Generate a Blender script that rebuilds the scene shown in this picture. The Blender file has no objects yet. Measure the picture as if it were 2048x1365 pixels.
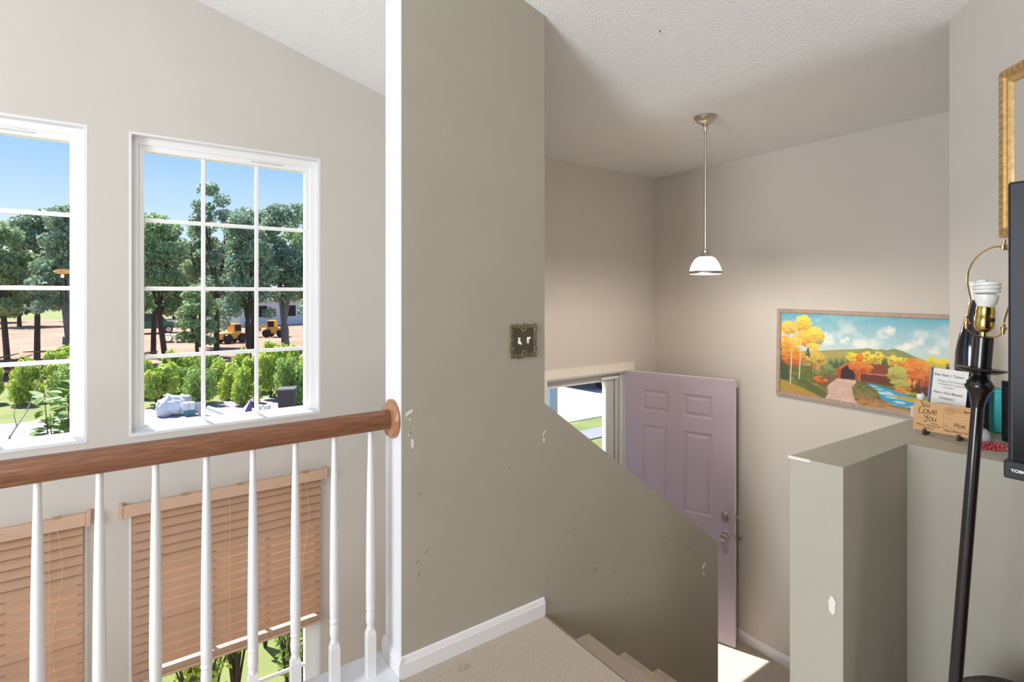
import bpy, bmesh, math, random
import numpy as np
from mathutils import Vector, Matrix

random.seed(7)
rng = np.random.default_rng(7)
sc = bpy.context.scene
C = sc.collection
R = math.radians
PI = math.pi

# ------------------------------------------------------------------ camera
# world X runs along the window wall, Y towards it, Z up; upper floor is z = 0
cam_d = bpy.data.cameras.new('camera')
cam_d.sensor_width = 36.0
cam_d.lens = 36.0 * 1050 / 2048
cam_d.shift_y = -92.5 / 2048
cam_d.clip_start = 0.02
cam_d.clip_end = 500
cam = bpy.data.objects.new('camera', cam_d)
C.objects.link(cam)
cam.location = (0, 0, 1.5)
cam.rotation_euler = (R(90), 0, R(-(90 - 54.9)))
sc.camera = cam

# ------------------------------------------------------------------ world
w = bpy.data.worlds.new('sky')
sc.world = w
w.use_nodes = True
nt = w.node_tree
nt.nodes.clear()
out = nt.nodes.new('ShaderNodeOutputWorld')
bg = nt.nodes.new('ShaderNodeBackground')
tc = nt.nodes.new('ShaderNodeTexCoord')
sep = nt.nodes.new('ShaderNodeSeparateXYZ')
rp = nt.nodes.new('ShaderNodeValToRGB')
el = rp.color_ramp.elements
el[0].position = 0.0
el[0].color = (0.66, 0.76, 0.82, 1)
el[1].position = 0.75
el[1].color = (0.09, 0.22, 0.58, 1)
e = el.new(0.09); e.color = (0.52, 0.66, 0.80, 1)
e = el.new(0.22); e.color = (0.27, 0.47, 0.76, 1)
nt.links.new(tc.outputs['Generated'], sep.inputs[0])
nt.links.new(sep.outputs['Z'], rp.inputs[0])
nt.links.new(rp.outputs[0], bg.inputs['Color'])
bg.inputs['Strength'].default_value = 0.8
nt.links.new(bg.outputs[0], out.inputs[0])


def light(name, kind, loc, energy, color=(1, 1, 1), target=None, **kw):
    d = bpy.data.lights.new(name, kind)
    d.energy = energy
    d.color = color
    for k, v in kw.items():
        setattr(d, k, v)
    o = bpy.data.objects.new(name, d)
    C.objects.link(o)
    o.location = loc
    if target is not None:
        o.rotation_euler = (Vector(target) - Vector(loc)).to_track_quat('-Z', 'Y').to_euler()
    return o


# sun: high, in front of the house and a little to the left
light('sun_offscreen', 'SUN', (0, 0, 30), 7.6, (1.0, 0.955, 0.88), target=Vector((0, 0, 30)) - Vector((-0.26, 0.63, 1.0)), angle=R(0.6))
# daylight in the window openings of the living room walls beside and behind the camera
light('window_left_offscreen', 'AREA', (-3.22, 0.8, 1.6), 84, (0.88, 0.94, 1.0), target=(0, 0.8, 1.6), shape='RECTANGLE', size=1.6, size_y=2.0)
light('window_back_offscreen', 'AREA', (-2.5, -4.03, 1.7), 50, (0.97, 0.97, 1.0), target=(-2.5, 0, 1.7), shape='RECTANGLE', size=1.2, size_y=1.7)
sc.view_settings.view_transform = 'Standard'
sc.view_settings.look = 'None'
sc.view_settings.exposure = 0.8
sc.view_settings.gamma = 1.0
sc.view_settings.use_curve_mapping = False


# ------------------------------------------------------------------ materials
def srgb(r, g, b):
    def f(c):
        c /= 255.0
        return c / 12.92 if c <= 0.04045 else ((c + 0.055) / 1.055) ** 2.4
    return (f(r), f(g), f(b), 1)


MATS = {}


def mat(name, col, rough=0.6, metal=0.0, var=0.0, vscale=6.0, bump=0.0, bscale=200.0, emit=None, estr=0.0,
        spec=None, trans=0.0, coat=0.0, stretch=None, col2=None, bdist=0.002):
    m = bpy.data.materials.new(name)
    m.use_nodes = True
    t = m.node_tree
    p = t.nodes['Principled BSDF']
    p.inputs['Base Color'].default_value = col
    p.inputs['Roughness'].default_value = rough
    p.inputs['Metallic'].default_value = metal
    if spec is not None:
        p.inputs['Specular IOR Level'].default_value = spec
    if coat:
        p.inputs['Coat Weight'].default_value = coat
        p.inputs['Coat Roughness'].default_value = 0.08
    if emit is not None:
        p.inputs['Emission Color'].default_value = emit
        p.inputs['Emission Strength'].default_value = estr
    co = t.nodes.new('ShaderNodeTexCoord')
    src = co.outputs['Object']
    if stretch:
        mp = t.nodes.new('ShaderNodeMapping')
        mp.inputs['Scale'].default_value = stretch
        t.links.new(src, mp.inputs[0])
        src = mp.outputs[0]
    if var > 0 or col2 is not None:
        n = t.nodes.new('ShaderNodeTexNoise')
        n.inputs['Scale'].default_value = vscale
        n.inputs['Detail'].default_value = 5
        t.links.new(src, n.inputs['Vector'])
        mx = t.nodes.new('ShaderNodeMix')
        mx.data_type = 'RGBA'
        c2 = col2 if col2 is not None else tuple(c * (1 - var) for c in col[:3]) + (1,)
        mr = t.nodes.new('ShaderNodeMapRange')
        mr.inputs['From Min'].default_value = 0.3
        mr.inputs['From Max'].default_value = 0.7
        t.links.new(n.outputs['Fac'], mr.inputs['Value'])
        t.links.new(mr.outputs[0], mx.inputs['Factor'])
        mx.inputs['A'].default_value = col
        mx.inputs['B'].default_value = c2
        t.links.new(mx.outputs['Result'], p.inputs['Base Color'])
    if bump > 0:
        n2 = t.nodes.new('ShaderNodeTexNoise')
        n2.inputs['Scale'].default_value = bscale
        n2.inputs['Detail'].default_value = 3
        t.links.new(src, n2.inputs['Vector'])
        b = t.nodes.new('ShaderNodeBump')
        b.inputs['Strength'].default_value = bump
        b.inputs['Distance'].default_value = bdist
        t.links.new(n2.outputs['Fac'], b.inputs['Height'])
        t.links.new(b.outputs[0], p.inputs['Normal'])
    if trans > 0:
        tr = t.nodes.new('ShaderNodeBsdfTranslucent')
        mxs = t.nodes.new('ShaderNodeMixShader')
        mxs.inputs[0].default_value = trans
        o = t.nodes['Material Output']
        if p.inputs['Base Color'].is_linked:
            t.links.new(p.inputs['Base Color'].links[0].from_socket, tr.inputs['Color'])
        else:
            tr.inputs['Color'].default_value = col
        t.links.new(p.outputs[0], mxs.inputs[1])
        t.links.new(tr.outputs[0], mxs.inputs[2])
        t.links.new(mxs.outputs[0], o.inputs['Surface'])
    MATS[name] = m
    return m


def glass_mat(name, tint=(1, 1, 1, 1), ior=1.5, haze=0.0):
    m = bpy.data.materials.new(name)
    m.use_nodes = True
    t = m.node_tree
    t.nodes.clear()
    o = t.nodes.new('ShaderNodeOutputMaterial')
    tr = t.nodes.new('ShaderNodeBsdfTransparent')
    tr.inputs[0].default_value = tint
    gl = t.nodes.new('ShaderNodeBsdfGlossy')
    gl.inputs['Roughness'].default_value = 0.0
    fr = t.nodes.new('ShaderNodeFresnel')
    # same reflectance from both sides of the single sheet
    ge = t.nodes.new('ShaderNodeNewGeometry')
    ma = t.nodes.new('ShaderNodeMath')
    ma.operation = 'MULTIPLY_ADD'
    ma.inputs[1].default_value = 1.0 / ior - ior
    ma.inputs[2].default_value = ior
    t.links.new(ge.outputs['Backfacing'], ma.inputs[0])
    t.links.new(ma.outputs[0], fr.inputs['IOR'])
    mx = t.nodes.new('ShaderNodeMixShader')
    t.links.new(fr.outputs[0], mx.inputs[0])
    t.links.new(tr.outputs[0], mx.inputs[1])
    t.links.new(gl.outputs[0], mx.inputs[2])
    t.links.new(mx.outputs[0], o.inputs['Surface'])
    MATS[name] = m
    return m


WALL_L = mat('paint_light_beige', srgb(206, 200, 193), 0.62, bump=0.12, bscale=160, var=0.03, vscale=2.5)
WALL_F = WALL_L
WALL_T = mat('paint_taupe', srgb(172, 166, 152), 0.55, bump=0.15, bscale=150, var=0.05, vscale=3)
CEIL = mat('popcorn_ceiling', srgb(246, 246, 246), 0.95, bump=0.9, bscale=130, bdist=0.006, var=0.05, vscale=150)
CARPET = mat('beige_carpet', srgb(214, 202, 186), 0.98, bump=1.0, bscale=300, bdist=0.008, var=0.34, vscale=150)
TRIMW = mat('white_trim_paint', srgb(228, 228, 230), 0.35, bump=0.03, bscale=60)
POSTW = TRIMW
VINYL = mat('white_vinyl', srgb(244, 244, 244), 0.3)
GLASS = glass_mat('window_glass', ior=1.38)
STORMGLASS = glass_mat('storm_glass', ior=1.38)
OAK = mat('oak_handrail', srgb(146, 98, 66), 0.4, col2=srgb(104, 66, 46), vscale=9, stretch=(1.2, 22, 22), bump=0.15, bscale=60, coat=0.15)
OAKL = mat('oak_rosette', srgb(178, 128, 90), 0.3, col2=srgb(148, 98, 66), vscale=14, stretch=(6, 20, 4), coat=0.3)
SLAT = mat('faux_wood_slat', srgb(214, 176, 147), 0.5, col2=srgb(200, 160, 130), vscale=8, stretch=(1.5, 8, 60), trans=0.22)
SLATR = mat('faux_wood_rail', srgb(212, 178, 154), 0.42, col2=srgb(200, 164, 140), vscale=8, stretch=(1.5, 8, 60))
CORD = mat('blind_cord', srgb(225, 190, 150), 0.8)
STEEL = mat('brushed_nickel', srgb(204, 198, 188), 0.32, metal=1.0)
BRONZE = mat('antique_brass', srgb(150, 136, 106), 0.45, metal=0.45, var=0.55, vscale=120)
BRONZED = mat('antique_brass_dark', srgb(96, 87, 68), 0.5, metal=0.15, var=0.3, vscale=60)
BRASS = mat('polished_brass', srgb(232, 202, 116), 0.16, metal=1.0)
BRASSH = mat('harp_brass', srgb(206, 176, 122), 0.3, metal=1.0)
GOLD = mat('gold_frame', srgb(226, 190, 130), 0.36, metal=0.55, var=0.35, vscale=60)
BLACKL = mat('black_lacquer', srgb(20, 18, 19), 0.22, coat=0.4)
BLACKP = mat('black_plastic', srgb(30, 29, 36), 0.4, spec=0.25)
SCREEN = mat('tv_screen', srgb(8, 8, 12), 0.22, spec=0.12)
DOORP = mat('mauve_door_paint', srgb(178, 165, 182), 0.42, var=0.08, vscale=3, bump=0.05, bscale=90)
DOORE = mat('door_edge_cream', srgb(232, 226, 220), 0.5)
WHITE = mat('white_plastic', srgb(240, 240, 238), 0.4)
SATIN = mat('satin_nickel', srgb(205, 202, 198), 0.28, metal=0.9)
STORM = mat('storm_door_grey', srgb(206, 206, 203), 0.45)
STORMD = mat('storm_door_weatherstrip', srgb(120, 122, 124), 0.6)
DARK = mat('dark_metal', srgb(40, 38, 36), 0.8)
CHIP = mat('bare_plaster', srgb(222, 216, 210), 0.8)
SCUFF = mat('dark_scuff', srgb(92, 84, 74), 0.8)

# ------------------------------------------------------------------ mesh helpers


class MB:
    def __init__(self):
        self.v = []
        self.f = []

    def add(self, vs, fs):
        n = len(self.v)
        self.v += [tuple(map(float, p)) for p in vs]
        self.f += [tuple(i + n for i in f) for f in fs]
        return self

    def hexa(self, p):
        return self.add(p, [(0, 3, 2, 1), (4, 5, 6, 7), (0, 1, 5, 4), (1, 2, 6, 5), (2, 3, 7, 6), (3, 0, 4, 7)])

    def box(self, a, b):
        (x0, y0, z0), (x1, y1, z1) = a, b
        x0, x1 = sorted((x0, x1)); y0, y1 = sorted((y0, y1)); z0, z1 = sorted((z0, z1))
        return self.hexa([(x0, y0, z0), (x1, y0, z0), (x1, y1, z0), (x0, y1, z0), (x0, y0, z1), (x1, y0, z1), (x1, y1, z1), (x0, y1, z1)])

    def cbox(self, c, s):
        return self.box([c[i] - s[i] / 2 for i in range(3)], [c[i] + s[i] / 2 for i in range(3)])

    def bbox(self, a, b, r):
        """box with all edges chamfered by r"""
        bm = bmesh.new()
        bmesh.ops.create_cube(bm, size=1)
        for v in bm.verts:
            for i in range(3):
                v.co[i] = (a[i] + b[i]) / 2 + v.co[i] * abs(b[i] - a[i])
        bmesh.ops.bevel(bm, geom=list(bm.edges), offset=r, segments=2, profile=0.5, affect='EDGES')
        self.frombm(bm)
        return self

    def frombm(self, bm, M=None):
        bm.verts.index_update()
        vs = [(M @ v.co if M else v.co.copy()) for v in bm.verts]
        self.add(vs, [tuple(v.index for v in f.verts) for f in bm.faces])
        bm.free()
        return self

    def prism(self, poly, a, b, axis=2):
        """polygon (counter-clockwise in its plane) extruded from a to b along an axis"""
        n = len(poly)

        def P(q, h):
            if axis == 2:
                return (q[0], q[1], h)
            if axis == 1:
                return (q[0], h, q[1])
            return (h, q[0], q[1])
        vs = [P(q, a) for q in poly] + [P(q, b) for q in poly]
        fs = [tuple(range(n - 1, -1, -1)), tuple(range(n, 2 * n))]
        for i in range(n):
            j = (i + 1) % n
            fs.append((i, j, n + j, n + i))
        return self.add(vs, fs)

    def lathe(self, prof, n=24, c=(0, 0, 0), axis=2, caps=True):
        vs = []
        fs = []
        for r, h in prof:
            for k in range(n):
                a = 2 * PI * k / n
                x, y = r * math.cos(a), r * math.sin(a)
                if axis == 2:
                    p = (c[0] + x, c[1] + y, c[2] + h)
                elif axis == 0:
                    p = (c[0] + h, c[1] + x, c[2] + y)
                else:
                    p = (c[0] + y, c[1] + h, c[2] + x)
                vs.append(p)
        m = len(prof)
        for i in range(m - 1):
            for k in range(n):
                k2 = (k + 1) % n
                fs.append((i * n + k, i * n + k2, (i + 1) * n + k2, (i + 1) * n + k))
        if caps:
            fs.append(tuple(range(n - 1, -1, -1)))
            fs.append(tuple((m - 1) * n + k for k in range(n)))
        return self.add(vs, fs)

    def tube(self, pts, rad, n=8, closed=False):
        pts = [Vector(p) for p in pts]
        m = len(pts)
        if not hasattr(rad, '__len__'):
            rad = [rad] * m
        vs = []
        prev = None
        for i, p in enumerate(pts):
            if closed:
                t = (pts[(i + 1) % m] - pts[i - 1]).normalized()
            else:
                t = (pts[min(i + 1, m - 1)] - pts[max(i - 1, 0)]).normalized()
            if prev is None:
                u = t.orthogonal().normalized()
            else:
                u = (prev - t * prev.dot(t))
                u = u.normalized() if u.length > 1e-6 else t.orthogonal().normalized()
            prev = u
            v = t.cross(u)
            for k in range(n):
                a = 2 * PI * k / n
                vs.append(p + (u * math.cos(a) + v * math.sin(a)) * rad[i])
        fs = []
        for i in range(m if closed else m - 1):
            j = (i + 1) % m
            for k in range(n):
                k2 = (k + 1) % n
                fs.append((i * n + k, i * n + k2, j * n + k2, j * n + k))
        if not closed:
            fs.append(tuple(range(n - 1, -1, -1)))
            fs.append(tuple((m - 1) * n + k for k in range(n)))
        return self.add(vs, fs)

    def ball(self, c, r, n=8, m=6):
        if not hasattr(r, '__len__'):
            r = (r, r, r)
        vs = [(c[0], c[1], c[2] - r[2])]
        for i in range(1, m):
            ph = PI * i / m - PI / 2
            for k in range(n):
                a = 2 * PI * k / n
                vs.append((c[0] + r[0] * math.cos(ph) * math.cos(a), c[1] + r[1] * math.cos(ph) * math.sin(a), c[2] + r[2] * math.sin(ph)))
        vs.append((c[0], c[1], c[2] + r[2]))
        fs = []
        for k in range(n):
            fs.append((0, 1 + (k + 1) % n, 1 + k))
            fs.append((len(vs) - 1, 1 + (m - 2) * n + k, 1 + (m - 2) * n + (k + 1) % n))
        for i in range(m - 2):
            for k in range(n):
                k2 = (k + 1) % n
                fs.append((1 + i * n + k, 1 + i * n + k2, 1 + (i + 1) * n + k2, 1 + (i + 1) * n + k))
        return self.add(vs, fs)

    def ribbon(self, pts, width, depth, y):
        """flat stroke in the local xz plane, facing -y at height y"""
        pts = [Vector((p[0], p[1])) for p in pts]
        m = len(pts)
        vs = []
        for i, p in enumerate(pts):
            t = pts[min(i + 1, m - 1)] - pts[max(i - 1, 0)]
            if t.length < 1e-9:
                t = Vector((1, 0))
            t.normalize()
            nn = Vector((-t.y, t.x)) * width / 2
            vs += [(p.x + nn.x, y - depth, p.y + nn.y), (p.x - nn.x, y - depth, p.y - nn.y)]
        fs = [(2 * i, 2 * i + 1, 2 * i + 3, 2 * i + 2) for i in range(m - 1)]
        return self.add(vs, fs)

    def build(self, name, material, parent=None, smooth=False, local=False, kind=None, label=None, cat=None, group=None, auto=35):
        me = bpy.data.meshes.new(name)
        off = Vector((0, 0, 0))
        if parent is not None and not local:
            off = Vector(parent['_w']) if '_w' in parent else Vector(parent.location)
        elif parent is None and not local:
            a = np.array(self.v)
            off = Vector(((a[:, 0].min() + a[:, 0].max()) / 2, (a[:, 1].min() + a[:, 1].max()) / 2, a[:, 2].min()))
        vs = [(p[0] - off.x, p[1] - off.y, p[2] - off.z) for p in self.v]
        me.from_pydata(vs, [], self.f)
        me.validate()
        bm = bmesh.new()
        bm.from_mesh(me)
        bmesh.ops.recalc_face_normals(bm, faces=list(bm.faces))
        bm.to_mesh(me)
        bm.free()
        me.materials.append(material)
        if smooth:
            me.polygons.foreach_set('use_smooth', [True] * len(me.polygons))
            try:
                me.set_sharp_from_angle(angle=R(auto))
            except Exception:
                pass
        o = bpy.data.objects.new(name, me)
        C.objects.link(o)
        if parent is not None:
            o.parent = parent
        elif not local:
            o.location = off
        tag(o, label, cat, group, kind)
        return o


def tag(o, label=None, cat=None, group=None, kind=None):
    if label:
        o['label'] = label
    if cat:
        o['category'] = cat
    if group:
        o['group'] = group
    if kind:
        o['kind'] = kind
    return o


def empty(name, loc, label=None, cat=None, group=None, kind=None, rot=(0, 0, 0), parent=None):
    o = bpy.data.objects.new(name, None)
    o.empty_display_size = 0.1
    C.objects.link(o)
    o.location = loc
    o.rotation_euler = rot
    if parent is not None:
        o.parent = parent
    return tag(o, label, cat, group, kind)


def copy_part(src, parent, loc=None):
    o = src.copy()
    C.objects.link(o)
    o.parent = parent
    if loc is not None:
        o.location = loc
    return o


def copy_tree(src, loc, rotz=0.0, scale=None):
    r = src.copy()
    C.objects.link(r)
    r.location = loc
    r.rotation_euler = (0, 0, rotz)
    if scale is not None:
        r.scale = scale if hasattr(scale, '__len__') else (scale,) * 3
    for ch in [c for c in src.children]:
        k = ch.copy()
        C.objects.link(k)
        k.parent = r
        for g in ch.children:
            q = g.copy()
            C.objects.link(q)
            q.parent = k
    return r


def ceil_z(x):
    # vaulted part easing into the flat foyer part
    w_ = 0.14
    t_ = min(1.0, max(0.0, (x - (2.50 - w_)) / (2 * w_)))
    if x < 2.50 - w_:
        return 3.232 - 0.27 * x
    return 2.557 + 0.27 * w_ * (1 - t_) ** 2


def struct(o):
    o['kind'] = 'structure'
    return o


# ------------------------------------------------------------------ room shell
YS, YSB = 1.932, 2.088        # stair wall faces
YW = 3.45                     # window wall inner face
YD = 3.15                     # front door wall inner face
XR = 3.80                     # right foyer wall
ZF = -1.184                   # foyer floor
LEDGE = 1.05

fl = MB()
fl.box((-3.2, -4.0, -0.22), (1.535, 2.085, 0.0))
fl.box((1.535, -4.0, -0.22), (1.95, 0.64, 0.0))
struct(fl.build('floor', CARPET))

st_m = MB()
st_m.prism([(1.053 + 0.030 * (1 + 0.2 * math.sin(3 * k)) * math.cos(k * PI / 8), 1.838 + 0.022 * (1 + 0.2 * math.cos(5 * k)) * math.sin(k * PI / 8)) for k in range(16)], -0.002, 0.0012)
st_m.build('carpet_stain', mat('carpet_stain_tone', srgb(203, 191, 175), 0.98, var=0.34, vscale=150, bump=1.0, bscale=300, bdist=0.008), bpy.data.objects['floor'])

# carpeted stair flight: every tread with its rounded nosing is a part
noses = [(1.552, 0.0), (1.837, -0.197), (2.103, -0.394), (2.373, -0.591), (2.643, -0.788), (2.913, -0.985)]
st = empty('stair_flight', (1.55, 1.3, ZF), kind='structure')
for i, (x, z) in enumerate(noses):
    xn = noses[i + 1][0] if i < 5 else None
    b = MB()
    x0 = 1.535 if i == 0 else noses[i - 1][0] - 0.03
    r = 0.02
    prof = [(x0, z - 0.19), (x - 0.028, z - 0.19), (x - 0.028, z - 0.045)]
    for k in range(9):
        a = -PI / 2 + PI * k / 8
        prof.append((x - 0.02 + 0.0 + r * math.cos(a), z - 0.02 + r * math.sin(a)))
    prof.append((x0, z))
    b.prism(prof, 0.70, YS, axis=1)
    b.build('stair_tread', CARPET, st, smooth=True)

f2 = MB()
f2.box((1.5, 0.56, ZF - 0.2), (3.95, 3.29, ZF))
struct(f2.build('floor_foyer', CARPET))
f3 = MB()
f3.box((-3.3, 1.9, -2.7), (1.5, 3.65, -2.5))
struct(f3.build('floor_lower_room', mat('lower_room_floor', srgb(200, 190, 176), 0.8)))

# stair wall, tall part and sloping low part
sw = MB()
tall = [(0.829, -2.5), (1.545, -2.5), (1.545, ceil_z(1.545) + 0.05), (0.829, ceil_z(0.829) + 0.05)]
sw.prism(tall, YS, YSB, axis=1)
low = [(1.545, -2.5), (2.922, -2.5), (2.922, -0.037), (1.545, 0.990)]
sw.prism(low, YS, YSB, axis=1)
wall_stair = struct(sw.build('wall_stair', WALL_T))


def on_wall(parent, name, pts, material, y=YS, depth=0.0015):
    b = MB()
    n = len(pts)
    vs = [(p[0], y - depth, p[1]) for p in pts] + [(p[0], y + 0.001, p[1]) for p in pts]
    fs = [tuple(range(n)), tuple(range(2 * n - 1, n - 1, -1))] + [(i, n + i, n + (i + 1) % n, (i + 1) % n) for i in range(n)]
    b.add(vs, fs)
    return b.build(name, material, parent)


# bare patches where hardware was torn off
on_wall(wall_stair, 'paint_chip', [(0.845, 1.026), (0.850, 1.036), (0.866, 1.043), (0.876, 1.045), (0.878, 1.040), (0.870, 1.032), (0.856, 1.025), (0.850, 1.018)], CHIP)
on_wall(wall_stair, 'paint_chip', [(0.858, 1.004), (0.866, 1.002), (0.867, 1.012)], CHIP)
on_wall(wall_stair, 'paint_chip', [(0.857, 0.944), (0.860, 0.952), (0.864, 0.962), (0.860, 0.954), (0.866, 0.944), (0.862, 0.940)], CHIP)
on_wall(wall_stair, 'paint_chip', [(0.870, 0.930), (0.872, 0.926), (0.881, 0.925), (0.881, 0.898), (0.875, 0.888), (0.869, 0.898)], CHIP)
on_wall(wall_stair, 'paint_chip', [(1.532, 0.842), (1.536, 0.836), (1.546, 0.850), (1.550, 0.860), (1.545, 0.862)], CHIP)
on_wall(wall_stair, 'paint_chip', [(1.536, 0.830), (1.536, 0.812), (1.541, 0.805), (1.546, 0.812), (1.546, 0.826)], CHIP)
on_wall(wall_stair, 'paint_chip', [(2.760, -0.150), (2.768, -0.160), (2.788, -0.142), (2.790, -0.130), (2.780, -0.130)], CHIP)
on_wall(wall_stair, 'paint_chip', [(2.768, -0.185), (2.775, -0.200), (2.785, -0.195), (2.780, -0.180)], CHIP)
for (x, z, dx, dz) in [(0.905, 0.700, 0.012, 0.004), (0.93, 0.452, 0.010, 0.018), (0.888, 0.43, 0.018, 0.004), (0.90, 0.37, 0.004, 0.022), (1.34, 0.72, 0.012, 0.006),
                       (1.72, 0.35, 0.018, 0.004), (2.0, 0.05, 0.02, 0.006), (2.1, -0.08, 0.016, -0.006), (1.56, 0.14, 0.01, 0.016), (2.4, 0.1, 0.02, -0.01),
                       (1.86, 0.10, 0.03, 0.02), (2.62, 0.02, 0.006, -0.02)]:
    L = math.hypot(dx, dz)
    nx, nz = -dz / L * 0.0009, dx / L * 0.0009
    on_wall(wall_stair, 'scuff', [(x - nx, z - nz), (x + dx - nx, z + dz - nz), (x + dx + nx, z + dz + nz), (x + nx, z + nz)], SCUFF, depth=0.0008)

# white end board of the stair wall
eb = MB()
eb.box((0.826, YS + 0.0005, 0.0), (0.830, YSB + 0.002, ceil_z(0.82) + 0.04))
struct(eb.build('trim_1', POSTW))

# baseboards
bp = [(0.0, 0.0), (-0.014, 0.0), (-0.014, 0.055), (-0.011, 0.062), (-0.009, 0.070), (-0.006, 0.078), (0.0, 0.080)]


def baseboard(name, x0, x1, y, z):
    b = MB()
    poly = [(p[0], p[1]) for p in bp]
    n = len(poly)
    vs = [(x0, y + p[0], z + p[1]) for p in poly] + [(x1, y + p[0], z + p[1]) for p in poly]
    fs = [tuple(range(n)), tuple(range(2 * n - 1, n - 1, -1))] + [(i, n + i, n + (i + 1) % n, (i + 1) % n) for i in range(n)]
    b.add(vs, fs)
    return struct(b.build(name, TRIMW))


baseboard('baseboard_stair', 0.827, 1.54, YS, 0.0)
b = MB()
n = len(bp)
vs = [(0.8265 + p[0], YS - 0.0139, p[1]) for p in bp] + [(0.8265 + p[0], YSB + 0.012, p[1]) for p in bp]
b.add(vs, [tuple(range(n)), tuple(range(2 * n - 1, n - 1, -1))] + [(i, n + i, n + (i + 1) % n, (i + 1) % n) for i in range(n)])
struct(b.build('baseboard_post', TRIMW))
b = MB()
vs = [(XR + p[0], 0.7, ZF + p[1]) for p in bp] + [(XR + p[0], YD, ZF + p[1]) for p in bp]
b.add(vs, [tuple(range(n)), tuple(range(2 * n - 1, n - 1, -1))] + [(i, n + i, n + (i + 1) % n, (i + 1) % n) for i in range(n)])
struct(b.build('baseboard_right', TRIMW))


def wall_strips(name, x0, x1, z0, y0, y1, holes, material, top=ceil_z):
    """wall along X with rectangular openings (x0, x1, z0, z1)"""
    xs = sorted({x0, x1, *[h[0] for h in holes], *[h[1] for h in holes]})
    if x0 < 2.5 < x1:
        xs = sorted(set(xs) | {2.5})
    m = MB()
    for a, b in zip(xs[:-1], xs[1:]):
        mid = (a + b) / 2
        hs = sorted([h for h in holes if h[0] <= mid <= h[1]], key=lambda h: h[2])
        z = z0
        for h in hs:
            m.box((a, y0, z), (b, y1, h[2]))
            z = h[3]
        ta, tb = top(a) + 0.06, top(b) + 0.06
        m.hexa([(a, y0, z), (b, y0, z), (b, y1, z), (a, y1, z), (a, y0, ta), (b, y0, tb), (b, y1, tb), (a, y1, ta)])
    return struct(m.build(name, material))


W_R = (-0.062, 0.928)
W_L = (-1.223, -0.233)
UP = (0.748, 2.370)
LO = (-1.30, 0.372)
wall_strips('wall_front', -3.3, 1.5, -2.6, YW, YW + 0.16,
            [W_R + LO, W_R + UP, W_L + LO, W_L + UP], WALL_L)
wall_strips('wall_door', 1.46, 3.95, -1.5, YD, YD + 0.14, [(2.53, 3.44, ZF, 0.845)], WALL_F)
b = MB()
b.box((1.40, YSB - 0.02, -2.6), (1.50, YW + 0.16, ceil_z(1.4) + 0.05))
struct(b.build('wall_foyer_side', WALL_L))
b = MB()
b.box((XR, 0.5, ZF - 0.2), (XR + 0.15, YD + 0.14, 2.62))
struct(b.build('wall_right', WALL_F))

# half wall with ledge, then the angled wall above it
hw = MB()
poly = [(1.479, 0.754), (1.490, 0.622), (1.888, 0.611), (1.888, 0.0), (2.0, 0.0), (2.546, 0.684), (2.546, 0.712)]
hw.prism(poly[::-1], ZF, LEDGE)
wall_half = struct(hw.build('wall_half', WALL_T))
b = MB()
b.add([(1.4865, 0.640, 0.678), (1.486, 0.638, 0.692), (1.4855, 0.644, 0.704), (1.485, 0.650, 0.706), (1.485, 0.656, 0.690), (1.485, 0.654, 0.664), (1.486, 0.646, 0.656), (1.4865, 0.640, 0.664)], [tuple(range(8))])
b.build('paint_chip', CHIP, wall_half)
b = MB()
b.prism([(1.480, 0.757), (1.4815, 0.735), (1.484, 0.700), (1.4795, 0.702), (1.477, 0.735), (1.4755, 0.757)], LEDGE - 0.006, LEDGE + 0.0012)
b.build('worn_edge', CHIP, wall_half)
K = 1.86
b = MB()
E0 = Vector((2.547, 0.687)); E1 = Vector((1.60, -0.26)); T = Vector((0.0849, -0.0849))
b.prism([(E0.x, E0.y), (E0.x + T.x, E0.y + T.y), (E1.x + T.x, E1.y + T.y), (E1.x, E1.y)][::-1], 0.0, 2.75)
wall_angled = struct(b.build('wall_angled', WALL_L))
b = MB()
b.box((2.547, 0.56, ZF - 0.1), (3.95, 0.687, 2.62))
b.build('wall_foyer_end', WALL_F)['kind'] = 'structure'
b = MB()
b.box((1.60, -4.0, -0.2), (1.72, -0.26, 2.95))
struct(b.build('wall_room_right', WALL_L))
# walls behind the camera, each with the opening its daylight comes through
m = MB()
holes = [(-3.1, -1.9, 0.85, 2.55)]
struct(wall_strips('wall_back', -3.3, 1.72, -0.2, -4.12, -4.0, holes, WALL_L))
m = MB()
m.box((-3.32, -4.1, -0.2), (-3.2, 3.6, 0.6)).box((-3.32, -4.1, 2.6), (-3.2, 3.6, 4.2))
m.box((-3.32, -4.1, 0.6), (-3.2, 0.0, 2.6)).box((-3.32, 1.6, 0.6), (-3.2, 2.0, 2.6)).box((-3.32, 2.0, -2.6), (-3.2, 3.6, 4.2))
struct(m.build('wall_left', WALL_L))
m = MB()
m.box((-3.2, 1.9, -2.6), (0.85, 2.05, -0.02))
struct(m.build('wall_lower_back', WALL_L))

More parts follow.
